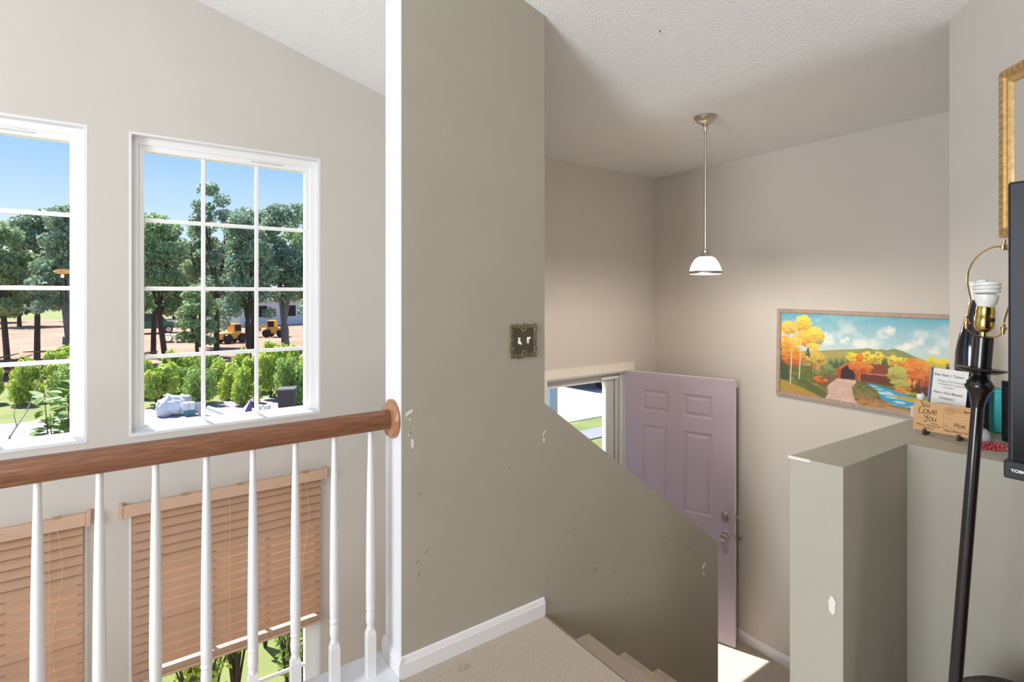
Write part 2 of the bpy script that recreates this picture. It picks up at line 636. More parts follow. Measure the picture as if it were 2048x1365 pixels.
# ceiling: vaulted over the living room, flat over the foyer
m = MB()
prof = [(-3.35, ceil_z(-3.35))] + [(2.36 + 0.035 * k, ceil_z(2.36 + 0.035 * k)) for k in range(9)] + [(4.0, ceil_z(4.0)), (4.0, 2.78), (2.2, 2.80), (-3.35, ceil_z(-3.35) + 0.16)]
m.prism(prof, -4.15, 3.62, axis=1)
struct(m.build('ceiling', CEIL, smooth=True))
b = MB()
b.prism([(0, 0.0), (0.012, 0.004), (0.02, 0.004), (0.012, -0.002)], 2.553, 2.558)
ck = b.build('ceiling_flake', SCUFF, None)
ck.location = (1.937, 1.577, 2.7065)
ck.rotation_euler = (0, R(15), R(35))
ck.parent = bpy.data.objects['ceiling']
ck.matrix_parent_inverse = Matrix.Translation(bpy.data.objects['ceiling'].location).inverted()

# ------------------------------------------------------------------ windows


def frame_ring(m, x0, x1, z0, z1, wl, wr, wb, wt, y0, y1):
    m.box((x0, y0, z0), (x0 + wl, y1, z1))
    m.box((x1 - wr, y0, z0), (x1, y1, z1))
    m.box((x0 + wl, y0, z0), (x1 - wr, y1, z0 + wb))
    m.box((x0 + wl, y0, z1 - wt), (x1 - wr, y1, z1))


def make_window(idx, x0, x1, z0, z1, cols, rows, grid=True, sill=True):
    g0x, g1x, g0z, g1z = x0 + 0.067, x1 - 0.076, z0 + 0.03, z1 - 0.08
    t = empty('window_%d' % idx, ((x0 + x1) / 2, YW + 0.08, z0), kind='structure')
    m = MB()
    frame_ring(m, x0, x1, z0, z1, 0.012, 0.012, 0.012, 0.012, YW - 0.001, YW + 0.159)
    m.build('jamb_liner', TRIMW, t)
    m = MB()
    frame_ring(m, x0 + 0.012, x1 - 0.012, z0 + 0.012, z1 - 0.012, 0.030, 0.034, 0.012, 0.036, YW + 0.055, YW + 0.15)
    m.build('frame', VINYL, t)
    m = MB()
    frame_ring(m, x0 + 0.042, x1 - 0.046, z0 + 0.018, z1 - 0.048, 0.025, 0.030, 0.014, 0.032, YW + 0.068, YW + 0.125)
    m.build('sash', VINYL, t)
    m = MB()
    m.box((x0 + 0.6, YW + 0.064, z1 - 0.064), (x0 + 0.78, YW + 0.070, z1 - 0.057))
    m.build('latch_slot', STORM, t)
    if sill:
        m = MB()
        m.hexa([(x0 + 0.001, YW - 0.004, z0 - 0.004), (x1 - 0.001, YW - 0.004, z0 - 0.004), (x1 - 0.001, YW + 0.07, z0 - 0.004), (x0 + 0.001, YW + 0.07, z0 - 0.004),
                (x0 + 0.001, YW - 0.004, z0 + 0.012), (x1 - 0.001, YW - 0.004, z0 + 0.012), (x1 - 0.001, YW + 0.07, z0 + 0.022), (x0 + 0.001, YW + 0.07, z0 + 0.022)])
        m.build('sill', TRIMW, t)
    yg = YW + 0.088
    cw = (g1x - g0x) / cols
    rh = (g1z - g0z) / rows
    if grid:
        for i in range(1, cols):
            m = MB()
            m.bbox((g0x + i * cw - 0.011, yg - 0.009, g0z), (g0x + i * cw + 0.011, yg + 0.009, g1z), 0.004)
            m.build('muntin', VINYL, t)
        for j in range(1, rows):
            m = MB()
            m.bbox((g0x, yg - 0.008, g0z + j * rh - 0.011), (g1x, yg + 0.008, g0z + j * rh + 0.011), 0.004)
            m.build('muntin', VINYL, t)
    for i in range(cols):
        for j in range(rows):
            m = MB()
            m.add([(g0x + i * cw, yg, g0z + j * rh), (g0x + (i + 1) * cw, yg, g0z + j * rh), (g0x + (i + 1) * cw, yg, g0z + (j + 1) * rh), (g0x + i * cw, yg, g0z + (j + 1) * rh)], [(0, 1, 2, 3)])
            m.build('pane', GLASS, t)
    return t


make_window(1, *W_L, *UP, 3, 4)
make_window(2, *W_R, *UP, 3, 4)
make_window(3, *W_L, *LO, 3, 4)
make_window(4, *W_R, *LO, 3, 4)


# ------------------------------------------------------------------ blinds
def make_blind(x0, x1, ztop, zbot, label, stack):
    t = empty('window_blind', ((x0 + x1) / 2, YW, zbot), label, 'window blind', 'faux wood blinds on the lower windows')
    yv = YW - 0.062
    m = MB()
    m.bbox((x0 - 0.048, yv, ztop - 0.062), (x1 + 0.010, yv + 0.010, ztop), 0.003)
    vl = m.build('valance', SLATR, t)
    for xx in (x0 - 0.055, x1 + 0.010):
        m = MB()
        m.bbox((xx, yv - 0.004, ztop - 0.066), (xx + 0.020, YW + 0.0005, ztop + 0.003), 0.003)
        m.build('valance_return', SLATR, t)
    m = MB()
    m.box((x0 - 0.03, yv + 0.014, ztop - 0.055), (x1 + 0.005, YW, ztop - 0.012))
    m.build('headrail', SLATR, t)
    for xx in (x0 + 0.22, x1 - 0.48, x1 - 0.12):
        m = MB()
        m.bbox((xx, yv - 0.002, ztop - 0.002), (xx + 0.035, yv + 0.03, ztop + 0.004), 0.0015)
        m.build('clip', BRASSH, t)
    sp = 0.0495
    ys = YW - 0.022
    zs = ztop - 0.085
    n = int((zs - zbot - 0.075 - (0.05 if stack else 0)) / sp) + 1
    proto = None
    # curved slat cross-section, tilted closed with the lower edge towards the room
    prof = []
    for k in range(7):
        u = (k / 6 - 0.5) * 0.056
        prof.append((u, 0.0048 * (1 - (u / 0.028) ** 2)))
    sec = [(u, h + 0.0013) for u, h in prof] + [(u, h - 0.0013) for u, h in reversed(prof)]
    ang = R(61)
    for i in range(n):
        zc = zs - i * sp
        if proto is None:
            m = MB()
            pts = []
            for u, h in sec:
                yy = u * math.cos(ang) - (-h) * math.sin(ang) * -1.0
                zz = u * math.sin(ang) + h * math.cos(ang)
                pts.append((ys + yy, zc + zz))
            m.prism([(p[0], p[1]) for p in pts], x0 + 0.004, x1 - 0.004, axis=0)
            proto = m.build('slat', SLAT, t, smooth=True)
        else:
            copy_part(proto, t, (0, 0, -i * sp))
    zr = zs - n * sp + 0.012
    if stack:
        for k in range(5):
            m = MB()
            m.bbox((x0 + 0.004, ys - 0.027, zr - 0.006 - k * 0.006), (x1 - 0.004, ys + 0.025, zr - 0.002 - k * 0.006), 0.001)
            m.build('slat', SLATR, t)
        zr -= 0.034
    m = MB()
    m.bbox((x0 + 0.002, ys - 0.028, zr - 0.018), (x1 - 0.002, ys + 0.026, zr), 0.004)
    m.build('bottom_rail', SLATR, t)
    for xx in (x0 + 0.13, x0 + 0.46, x1 - 0.13):
        m = MB()
        m.tube([(xx, ys - 0.026, ztop - 0.06), (xx, ys - 0.027, zr)], 0.0012, 5)
        m.build('ladder_cord', CORD, t)
    m = MB()
    pts = [(x1 - 0.10 + 0.02 * math.sin(k * 0.5), ys - 0.032, ztop - 0.06 - k * 0.06) for k in range(16)]
    m.tube(pts, 0.0012, 5)
    m.build('lift_cord', CORD, t)
    return t


make_blind(-0.05, 0.925, 0.400, -0.610, 'right-hand wood-look blind raised off the sill, stacked slats at its bottom', True)
make_blind(-1.21, -0.245, 0.400, -1.10, 'wood-look blind lowered to the sill, on the window farther from the stairs', False)

# ------------------------------------------------------------------ railing
YRL = 2.005
rl = empty('stair_railing', (-0.6, YRL, 0.0), 'oak handrail on white turned balusters along the landing edge', 'railing')
m = MB()
prof = [(-0.022, 0.968), (0.022, 0.968), (0.024, 0.978), (0.029, 0.986), (0.031, 1.000), (0.030, 1.016), (0.024, 1.030), (0.012, 1.038), (0.0, 1.040),
        (-0.012, 1.038), (-0.024, 1.030), (-0.030, 1.016), (-0.031, 1.000), (-0.029, 0.986), (-0.024, 0.978)]
m.prism([(YRL + p[0], p[1]) for p in prof], -2.9, 0.811, axis=0)
m.build('handrail', OAK, rl, smooth=True)
m = MB()
m.lathe([(0.070, 0.0), (0.078, -0.003), (0.078, -0.010), (0.074, -0.013), (0.073, -0.016), (0.069, -0.022), (0.0005, -0.022)], 40, (0.8265, YRL + 0.006, 1.0), axis=0, caps=True)
ro = m.build('rosette', OAKL, rl, smooth=True)
for s in (-1, 1):
    m = MB()
    m.lathe([(0.003, 0.0), (0.003, -0.0008)], 8, (0.8045, YRL + 0.006 + 0.01, 1.0 + s * 0.058), axis=0)
    m.build('screw_hole', SCUFF, rl)
m = MB()
m.bbox((-2.9, 1.893, -0.03), (0.813, 2.125, 0.006), 0.004)
m.build('base_plate', TRIMW, rl)
pb = [(0.0150, 0.195), (0.0135, 0.200), (0.0130, 0.205), (0.0155, 0.212), (0.0168, 0.225), (0.0172, 0.240), (0.0158, 0.258), (0.0150, 0.262), (0.0175, 0.268),
      (0.0175, 0.276), (0.0155, 0.280), (0.0168, 0.292), (0.0175, 0.36), (0.0168, 0.48), (0.0150, 0.65), (0.0125, 0.80), (0.0098, 0.90), (0.0094, 0.975)]
bal = None
for i in range(25):
    x = 0.73 - 0.1395 * i
    if bal is None:
        m = MB()
        s = 0.0172
        m.hexa([(x - s, YRL - s, 0.004), (x + s, YRL - s, 0.004), (x + s, YRL + s, 0.004), (x - s, YRL + s, 0.004), (x - s, YRL - s, 0.170), (x + s, YRL - s, 0.170), (x + s, YRL + s, 0.170), (x - s, YRL + s, 0.170)])
        q = 0.0105
        m.hexa([(x - s, YRL - s, 0.170), (x + s, YRL - s, 0.170), (x + s, YRL + s, 0.170), (x - s, YRL + s, 0.170), (x - q, YRL - q, 0.197), (x + q, YRL - q, 0.197), (x + q, YRL + q, 0.197), (x - q, YRL + q, 0.197)])
        m.lathe([(0.0125, 0.180)] + pb, 20, (x, YRL, 0))
        bal = m.build('baluster', TRIMW, rl, smooth=True, auto=28)
    else:
        copy_part(bal, rl, (-0.1395 * i, 0, 0))

# ------------------------------------------------------------------ switch plate
sp = empty('switch_plate', (1.4175, YS, 1.212), 'ornate antique brass double switch plate with two white toggles', 'light switch')
x0, x1, z0, z1 = 1.343, 1.492, 1.212, 1.366
m = MB()
m.bbox((x0 + 0.008, YS - 0.005, z0 + 0.008), (x1 - 0.008, YS + 0.001, z1 - 0.008), 0.002)
m.build('plate', BRONZED, sp)


def spiral(m, cx, cz, r, turns, sgn, rad, start=0.0):
    pts = []
    for k in range(int(14 * turns) + 1):
        a = start + sgn * k / 14 * 2 * PI
        rr = r * (1 - 0.75 * k / (14 * turns))
        pts.append((cx + rr * math.cos(a), YS - 0.007 - 0.003 * k / (14 * turns), cz + rr * math.sin(a)))
    m.tube(pts, rad, 6)


m = MB()
rr = random.Random(3)
per = []
for k in range(9):
    per.append((x0 + 0.012 + (x1 - x0 - 0.024) * k / 8, z1 - 0.010, 0))
    per.append((x0 + 0.012 + (x1 - x0 - 0.024) * k / 8, z0 + 0.012, 1))
for k in range(1, 8):
    per.append((x0 + 0.009, z0 + 0.012 + (z1 - z0 - 0.024) * k / 8, 2))
    per.append((x1 - 0.009, z0 + 0.012 + (z1 - z0 - 0.024) * k / 8, 3))
for (px, pz, s) in per:
    spiral(m, px + rr.uniform(-.003, .003), pz + rr.uniform(-.003, .003), rr.uniform(.009, .013), rr.uniform(1.2, 1.8), rr.choice((-1, 1)), 0.0026, rr.uniform(0, 6.28))
for k in range(40):
    px, pz, s = rr.choice(per)
    m.ball((px + rr.uniform(-.007, .007), YS - 0.008, pz + rr.uniform(-.007, .007)), rr.uniform(.002, .0042), 6, 5)
cxm = (x0 + x1) / 2
for k in range(7):
    a = k / 7 * 2 * PI
    m.ball((cxm + 0.012 * math.cos(a), YS - 0.009, z1 - 0.018 + 0.012 * math.sin(a)), (0.006, 0.004, 0.006), 6, 5)
    m.ball((cxm + 0.004 + 0.011 * math.cos(a), YS - 0.009, z0 + 0.022 + 0.011 * math.sin(a)), (0.005, 0.004, 0.005), 6, 5)
fr = [(x0 + 0.012, z0 + 0.014), (x1 - 0.012, z0 + 0.014), (x1 - 0.012, z1 - 0.014), (x0 + 0.012, z1 - 0.014)]
m.tube([(p[0], YS - 0.005, p[1]) for p in fr], 0.0042, 6, closed=True)
m.build('scroll_frame', BRONZE, sp, smooth=True)
for xx, up in ((1.394, -1), (1.444, 1)):
    m = MB()
    m.bbox((xx - 0.006, YS - 0.0065, 1.277), (xx + 0.006, YS - 0.004, 1.306), 0.001)
    s = MB()
    sw_ = m.build('toggle_slot', WHITE, sp)
    m = MB()
    zc = 1.2915
    m.hexa([(xx - 0.0045, YS - 0.006, zc - 0.005 + up * 0.004), (xx + 0.0045, YS - 0.006, zc - 0.005 + up * 0.004), (xx + 0.0045, YS - 0.006, zc + 0.005 + up * 0.004), (xx - 0.0045, YS - 0.006, zc + 0.005 + up * 0.004),
            (xx - 0.0035, YS - 0.021, zc - 0.004 + up * 0.013), (xx + 0.0035, YS - 0.021, zc - 0.004 + up * 0.013), (xx + 0.0035, YS - 0.021, zc + 0.004 + up * 0.013), (xx - 0.0035, YS - 0.021, zc + 0.004 + up * 0.013)])
    m.build('toggle', WHITE, sp)

# ------------------------------------------------------------------ pendant lamp in the foyer
PX, PY = 2.728, 1.887
pl = empty('pendant_lamp', (PX, PY, 1.62), 'brushed nickel pendant lamp with frosted bell shade over the stairs', 'lamp')
m = MB()
m.lathe([(0.066, 2.558), (0.067, 2.553), (0.064, 2.548), (0.058, 2.538), (0.044, 2.524), (0.030, 2.516), (0.022, 2.513), (0.020, 2.508), (0.014, 2.500), (0.010, 2.494), (0.009, 2.470), (0.007, 2.466)], 36, (PX, PY, 0))
m.build('canopy', STEEL, pl, smooth=True)
m = MB()
m.tube([(PX, PY, 2.50), (PX, PY, 1.757)], 0.0074, 12)
m.build('rod', STEEL, pl, smooth=True)
m = MB()
m.lathe([(0.008, 1.770), (0.017, 1.766), (0.020, 1.758), (0.018, 1.750), (0.022, 1.746), (0.026, 1.738), (0.028, 1.734), (0.036, 1.728), (0.038, 1.720)], 28, (PX, PY, 0))
m.build('cap', STEEL, pl, smooth=True)
SHADE = mat('frosted_shade', srgb(250, 236, 214), 0.5, trans=0.6)
m = MB()
pr = [(0.034, 1.727), (0.050, 1.718), (0.064, 1.702), (0.076, 1.680), (0.084, 1.658), (0.090, 1.638)]
m.lathe(pr, 36, (PX, PY, 0), caps=False)
m.build('shade', SHADE, pl, smooth=True)
m = MB()
m.lathe([(0.088, 1.642), (0.091, 1.640), (0.095, 1.632), (0.095, 1.626), (0.088, 1.622), (0.086, 1.630), (0.088, 1.642)], 36, (PX, PY, 0), caps=False)
m.build('rim_band', STEEL, pl, smooth=True)
m = MB()
m.ball((PX, PY, 1.672), (0.026, 0.026, 0.032), 14, 10)
m.build('bulb', mat('warm_bulb', srgb(255, 240, 220), 0.4, emit=srgb(255, 220, 170), estr=32.0), pl, smooth=True)
light('pendant_lamp_bulb', 'POINT', (PX, PY, 1.635), 26.0, (1.0, 0.88, 0.74), shadow_soft_size=0.03)

# ------------------------------------------------------------------ front door and casing
cas = MB()
m = MB()
m.bbox((2.462, YD - 0.018, ZF), (2.53, YD + 0.001, 0.845), 0.004).bbox((3.44, YD - 0.018, ZF), (3.508, YD + 0.001, 0.845), 0.004)
m.bbox((2.462, YD - 0.018, 0.845), (3.508, YD + 0.001, 0.913), 0.004)
m.box((2.458, YD - 0.024, 0.905), (3.512, YD + 0.001, 0.916))
struct(m.build('trim_2', mat('casing_cream', srgb(236, 230, 220), 0.4)))
m = MB()
m.box((2.53, YD - 0.001, ZF), (2.545, YD + 0.14, 0.845)).box((3.425, YD - 0.001, ZF), (3.44, YD + 0.14, 0.845)).box((2.53, YD - 0.001, 0.832), (3.44, YD + 0.14, 0.845))
m.box((3.41, YD + 0.05, ZF), (3.425, YD + 0.07, 0.832)).box((2.545, YD + 0.05, 0.818), (3.425, YD + 0.07, 0.832))
struct(m.build('trim_3', TRIMW))

A = Vector((3.400, 3.118)); Bv = Vector((3.682, 2.280))
dl = 0.884
ang = math.atan2(-0.838, 0.282)
dr = empty('door_1', (3.380, 3.118, -1.172), kind='structure', rot=(0, 0, ang))
# local frame: x from hinge to lock edge, -y is the visible (outer) face, z up
TH = 0.042
DW, DH = 0.884, 2.022
us = [0.0, 0.147, 0.372, 0.496, 0.722, DW]
zs_ = [0.0, 0.20, 0.80, 0.942, 1.586, 1.701, 1.881, DH]
m = MB()
for i in range(5):
    for j in range(7):
        if i in (1, 3) and j in (1, 3, 5):
            continue
        m.add([(us[i], -0, zs_[j]), (us[i + 1], -0, zs_[j]), (us[i + 1], -0, zs_[j + 1]), (us[i], -0, zs_[j + 1])], [(0, 1, 2, 3)])
m.add([(0, TH, 0), (DW, TH, 0), (DW, TH, DH), (0, TH, DH)], [(0, 3, 2, 1)])
slab = m.build('slab', DOORP, dr, local=True)
for i in (1, 3):
    for j in (1, 3, 5):
        a, b_, c, d = us[i], us[i + 1], zs_[j], zs_[j + 1]
        rings = [(0, 0), (0.006, 0.006), (0.016, 0.011), (0.024, 0.011), (0.040, 0.003), (0.046, 0.002)]
        m = MB()
        vs, fs = [], []
        for (ins, dep) in rings:
            vs += [(a + ins, dep, c + ins), (b_ - ins, dep, c + ins), (b_ - ins, dep, d - ins), (a + ins, dep, d - ins)]
        for k in range(len(rings) - 1):
            for q in range(4):
                fs.append((4 * k + q, 4 * k + (q + 1) % 4, 4 * k + 4 + (q + 1) % 4, 4 * k + 4 + q))
        q = 4 * (len(rings) - 1)
        fs.append((q, q + 1, q + 2, q + 3))
        m.add(vs, fs)
        m.build('panel', DOORP, dr, local=True)
m = MB()
m.box((DW - 0.001, 0.0008, 0.0), (DW + 0.0015, TH - 0.0005, DH)).box((-0.0015, 0.0008, 0), (0.001, TH - 0.0005, DH)).box((0, 0.0008, DH - 0.001), (DW, TH - 0.0005, DH + 0.0015)).box((0, 0.001, -0.0015), (DW, TH - 0.0005, 0.001))
m.build('edge', DOORE, dr, local=True, label='cream unpainted door edge')
zk, zd = -0.335 + 1.172, -0.187 + 1.172
for zz, big in ((zk, True), (zd, False)):
    m = MB()
    if big:
        m.lathe([(0.033, 0.0), (0.033, -0.004), (0.029, -0.009), (0.014, -0.011), (0.012, -0.030), (0.020, -0.034), (0.028, -0.042), (0.0285, -0.054), (0.024, -0.062), (0.012, -0.066), (0.001, -0.066)], 28, (0.817, 0, zz), axis=1)
    else:
        m.lathe([(0.032, 0.0), (0.032, -0.006), (0.029, -0.016), (0.026, -0.019), (0.012, -0.019), (0.010, -0.021), (0.001, -0.021)], 28, (0.817, 0, zz), axis=1)
    m.build('knob' if big else 'deadbolt', SATIN, dr, local=True, smooth=True)
    m = MB()
    m.box((DW + 0.001, 0.008, zz - 0.028), (DW + 0.003, 0.034, zz + 0.028))
    lp = m.build('latch_plate', SATIN, dr, local=True)
    m = MB()
    if big:
        m.hexa([(DW, 0.013, zz - 0.008), (DW + 0.014, 0.016, zz - 0.008), (DW + 0.006, 0.029, zz - 0.008), (DW, 0.029, zz - 0.008), (DW, 0.013, zz + 0.008), (DW + 0.014, 0.016, zz + 0.008), (DW + 0.006, 0.029, zz + 0.008), (DW, 0.029, zz + 0.008)])
    else:
        m.bbox((DW, 0.014, zz - 0.008), (DW + 0.026, 0.028, zz + 0.008), 0.002)
    m.build('latch_bolt', SATIN, dr, local=True)
for zz in (0.20, 1.02, 1.82):
    m = MB()
    m.tube([(-0.004, 0.046, zz - 0.05), (-0.004, 0.046, zz + 0.05)], 0.007, 10)
    m.build('hinge', SATIN, dr, local=True)

# closed glazed storm door outside
sd = empty('door_2', (2.99, YD + 0.11, ZF), kind='structure')
m = MB()
frame_ring(m, 2.545, 3.425, ZF + 0.002, 0.832, 0.020, 0.05, 0.02, 0.035, YD + 0.085, YD + 0.14)
m.build('outer_frame', STORM, sd)
m = MB()
frame_ring(m, 2.560, 3.372, ZF + 0.02, 0.800, 0.022, 0.10, 0.22, 0.045, YD + 0.098, YD + 0.128)
m.build('stile_frame', STORM, sd)
m = MB()
frame_ring(m, 2.578, 3.276, ZF + 0.235, 0.760, 0.006, 0.010, 0.010, 0.008, YD + 0.092, YD + 0.134)
m.build('glazing_bead', WHITE, sd)
m = MB()
m.add([(2.58, YD + 0.113, ZF + 0.24), (3.27, YD + 0.113, ZF + 0.24), (3.27, YD + 0.113, 0.755), (2.58, YD + 0.113, 0.755)], [(0, 1, 2, 3)])
m.build('pane', STORMGLASS, sd)
m = MB()
m.bbox((3.20, YD + 0.062, 0.770), (3.40, YD + 0.092, 0.798), 0.004)
m.build('closer', WHITE, sd)
m = MB()
m.box((3.372, YD + 0.09, ZF), (3.378, YD + 0.14, 0.80))
m.build('weatherstrip', STORMD, sd)

# ------------------------------------------------------------------ landscape painting
PW, PH = 1.14, 0.575
pt = empty('landscape_painting', (XR - 0.001, 2.0, 0.80), 'autumn landscape painting of a covered bridge, in a thin grey-brown frame', 'painting', rot=(R(-0.0), 0, 0))
pt.rotation_euler = (R(0.9), 0, 0)
NW, NH = 456, 230
U, V = np.meshgrid(np.linspace(0, 1, NW), np.linspace(0, 1, NH))
IMG = np.zeros((NH, NW, 3))
prng = np.random.default_rng(11)


def noise2(sx, sy, seed):
    g = np.random.default_rng(seed).random((sy + 2, sx + 2))
    x = U * sx; y = V * sy
    xi = x.astype(int); yi = y.astype(int)
    fx = x - xi; fy = y - yi
    fx = fx * fx * (3 - 2 * fx); fy = fy * fy * (3 - 2 * fy)
    return (g[yi, xi] * (1 - fx) + g[yi, xi + 1] * fx) * (1 - fy) + (g[yi + 1, xi] * (1 - fx) + g[yi + 1, xi + 1] * fx) * fy


def col3(c):
    return np.array(srgb(*c)[:3])


def blend(mask, c):
    global IMG
    IMG = IMG * (1 - mask[..., None]) + mask[..., None] * (c if isinstance(c, np.ndarray) and c.ndim == 3 else np.asarray(c))


def pmask(poly, soft=0.004):
    ins = np.zeros(U.shape, bool)
    n = len(poly)
    for i in range(n):
        (x1_, y1_), (x2_, y2_) = poly[i], poly[(i + 1) % n]
        cond = ((y1_ > V) != (y2_ > V))
        with np.errstate(divide='ignore', invalid='ignore'):
            xi = (x2_ - x1_) * (V - y1_) / (y2_ - y1_ + 1e-12) + x1_
        ins ^= cond & (U < xi)
    return ins.astype(float)


def poly(pts, c, a=1.0):
    blend(pmask(pts) * a, col3(c))


def dab(u, v, ru, rv, c, a=1.0, soft=0.35):
    d = ((U - u) / ru) ** 2 + ((V - v) / rv) ** 2
    blend(np.clip((1 - d) / soft, 0, 1) * a, col3(c))


def foliage(u, v, ru, rv, cols, n, s=0.02, seed=0, light_up=True):
    g = np.random.default_rng(seed)
    pts = []
    while len(pts) < n:
        x, y = g.uniform(-1, 1, 2)
        if x * x + y * y < 1:
            pts.append((x, y))
    pts.sort(key=lambda p: p[1])
    for (x, y) in pts:
        k = min(len(cols) - 1, max(0, int((y * 0.5 + 0.5 + g.uniform(-.25, .25)) * len(cols))))
        dab(u + x * ru, v + y * rv, s * g.uniform(.6, 1.2), s * 1.5 * g.uniform(.5, 1.0), cols[k], 0.8)


def line(u0, v0, u1, v1, wd, c, a=1.0):
    dx, dy = u1 - u0, (v1 - v0) * 0.504
    L2 = dx * dx + dy * dy
    t_ = np.clip(((U - u0) * dx + (V - v0) * 0.504 * dy) / L2, 0, 1)
    d = np.hypot(U - u0 - t_ * dx, (V - v0) * 0.504 - t_ * dy)
    blend(np.clip((wd - d) / (wd * 0.5), 0, 1) * a, col3(c))


# sky and clouds
ts = np.clip((V - 0.5) / 0.5, 0, 1)[..., None]
IMG = col3((206, 222, 220)) * (1 - ts) + col3((92, 172, 196)) * ts
nz = 0.6 * noise2(8, 6, 1) + 0.3 * noise2(18, 12, 2) + 0.1 * noise2(40, 24, 3)
blend(np.clip((nz - 0.5) * 3, 0, 0.6) * np.clip(1.4 - np.abs(V - 0.7) * 4, 0, 1), col3((226, 232, 228)))
for (u, v, s) in [(0.582, 0.84, .035), (0.60, 0.87, .025), (0.56, 0.80, .03), (0.27, 0.74, .035), (0.285, 0.70, .04), (0.372, 0.70, .025), (0.385, 0.725, .018), (0.72, 0.73, .03),
                  (0.735, 0.765, .02), (0.69, 0.69, .035), (0.50, 0.68, .04), (0.44, 0.66, .04), (0.66, 0.66, .04), (0.80, 0.68, .03), (0.9, 0.8, .05)]:
    for k in range(6):
        dab(u + prng.uniform(-.6, .6) * s, v + prng.uniform(-.6, .6) * s * 1.5, s * prng.uniform(.4, .9), s * 1.7 * prng.uniform(.4, .9), (238, 238, 228), 0.35, 0.9)
# hills
hill = [(0.0, 0.5), (0.25, 0.563), (0.36, 0.60), (0.43, 0.615), (0.496, 0.642), (0.53, 0.63), (0.56, 0.645), (0.58, 0.635), (0.616, 0.661), (0.66, 0.64), (0.70, 0.60), (0.768, 0.557), (0.85, 0.52), (1.0, 0.50), (1.0, 0.2), (0, 0.2)]
poly(hill, (150, 152, 92))
poly([(0.45, 0.55), (0.55, 0.62), (0.616, 0.655), (0.66, 0.635), (0.768, 0.55), (0.9, 0.50), (0.9, 0.4), (0.45, 0.4)], (122, 142, 92), 0.7)
dab(0.60, 0.61, 0.03, 0.02, (190, 150, 84), 0.6, 0.9)
poly([(0.25, 0.55), (0.36, 0.59), (0.42, 0.60), (0.36, 0.50), (0.25, 0.46)], (176, 164, 96), 0.6)
# ground
poly([(0, 0.36), (0.3, 0.36), (0.5, 0.36), (1, 0.36), (1, 0), (0, 0)], (96, 108, 62))
gn = 0.6 * noise2(14, 20, 5) + 0.4 * noise2(40, 40, 6)
blend(np.clip((gn - 0.45) * 3, 0, 1) * (V < 0.34) * 0.7, col3((150, 138, 74)))
poly([(0, 0.16), (0.12, 0.10), (0.24, 0.02), (0.26, 0.0), (0, 0.0)], (186, 150, 72), 0.8)
for k in range(5):
    line(0.06 + 0.03 * k, 0.24 - 0.02 * k, 0.24 + 0.02 * k, 0.03, 0.006, (92, 96, 66), 0.6)
# background firs and yellow row
for k in range(16):
    u = 0.29 + 0.0085 * k
    h = 0.10 + 0.03 * math.sin(k * 1.7) + 0.004 * k
    poly([(u - 0.008, 0.37), (u + 0.008, 0.37), (u, 0.37 + h)], (62, 92, 66), 0.9)
for i, (u, v) in enumerate([(0.411, 0.537), (0.482, 0.541), (0.541, 0.551), (0.607, 0.545), (0.66, 0.53), (0.45, 0.50)]):
    foliage(u, v - 0.02, 0.03, 0.075, [(186, 150, 40), (222, 190, 52), (240, 214, 70)], 40, 0.012, 20 + i)
    for q in (-.012, 0, .012):
        line(u + q, v - 0.15, u + q, v - 0.07, 0.0018, (230, 216, 150), 0.9)
for u in (0.565, 0.573, 0.582):
    poly([(u - 0.012, 0.42), (u + 0.012, 0.42), (u, 0.57)], (70, 100, 62))
foliage(0.449, 0.525, 0.022, 0.04, [(206, 96, 30), (226, 130, 44)], 30, 0.011, 31)
# right-hand yellow/orange trees
foliage(0.803, 0.53, 0.06, 0.075, [(140, 140, 44), (206, 186, 56), (236, 210, 70)], 90, 0.016, 33)
for u in (0.845, 0.852, 0.862):
    poly([(u - 0.01, 0.42), (u + 0.01, 0.42), (u, 0.57)], (46, 80, 62))
# covered bridge
poly([(0.333, 0.259), (0.333, 0.367), (0.396, 0.466), (0.43, 0.455), (0.44, 0.27)], (170, 82, 46))
poly([(0.396, 0.466), (0.611, 0.475), (0.66, 0.45), (0.66, 0.352), (0.599, 0.362), (0.411, 0.348)], (128, 66, 50))
poly([(0.411, 0.348), (0.599, 0.362), (0.66, 0.355), (0.66, 0.24), (0.616, 0.252), (0.43, 0.270)], (104, 52, 40))
poly([(0.411, 0.358), (0.60, 0.372), (0.60, 0.355), (0.411, 0.342)], (196, 108, 66))
poly([(0.353, 0.264), (0.355, 0.36), (0.387, 0.428), (0.422, 0.36), (0.431, 0.275)], (52, 40, 36))
poly([(0.396, 0.466), (0.333, 0.374), (0.330, 0.360), (0.396, 0.448), (0.411, 0.41), (0.416, 0.43)], (206, 124, 76))
for k in range(10):
    line(0.44 + 0.02 * k, 0.27, 0.44 + 0.02 * k, 0.345, 0.0012, (84, 44, 36), 0.6)
poly([(0.44, 0.27), (0.445, 0.345), (0.455, 0.345), (0.455, 0.265)], (190, 104, 60))
# path
poly([(0.335, 0.262), (0.435, 0.262), (0.428, 0.20), (0.418, 0.12), (0.43, 0.04), (0.45, 0.0), (0.27, 0.0), (0.29, 0.08), (0.28, 0.15)], (204, 172, 156))
blend(np.clip((noise2(60, 20, 9) - 0.5) * 3, 0, 1) * pmask([(0.335, 0.262), (0.435, 0.262), (0.418, 0.12), (0.45, 0.0), (0.27, 0.0), (0.28, 0.15)]) * 0.5, col3((226, 198, 184)))
poly([(0.26, 0.30), (0.335, 0.30), (0.335, 0.262), (0.30, 0.20), (0.28, 0.15), (0.25, 0.22)], (112, 88, 70), 0.8)
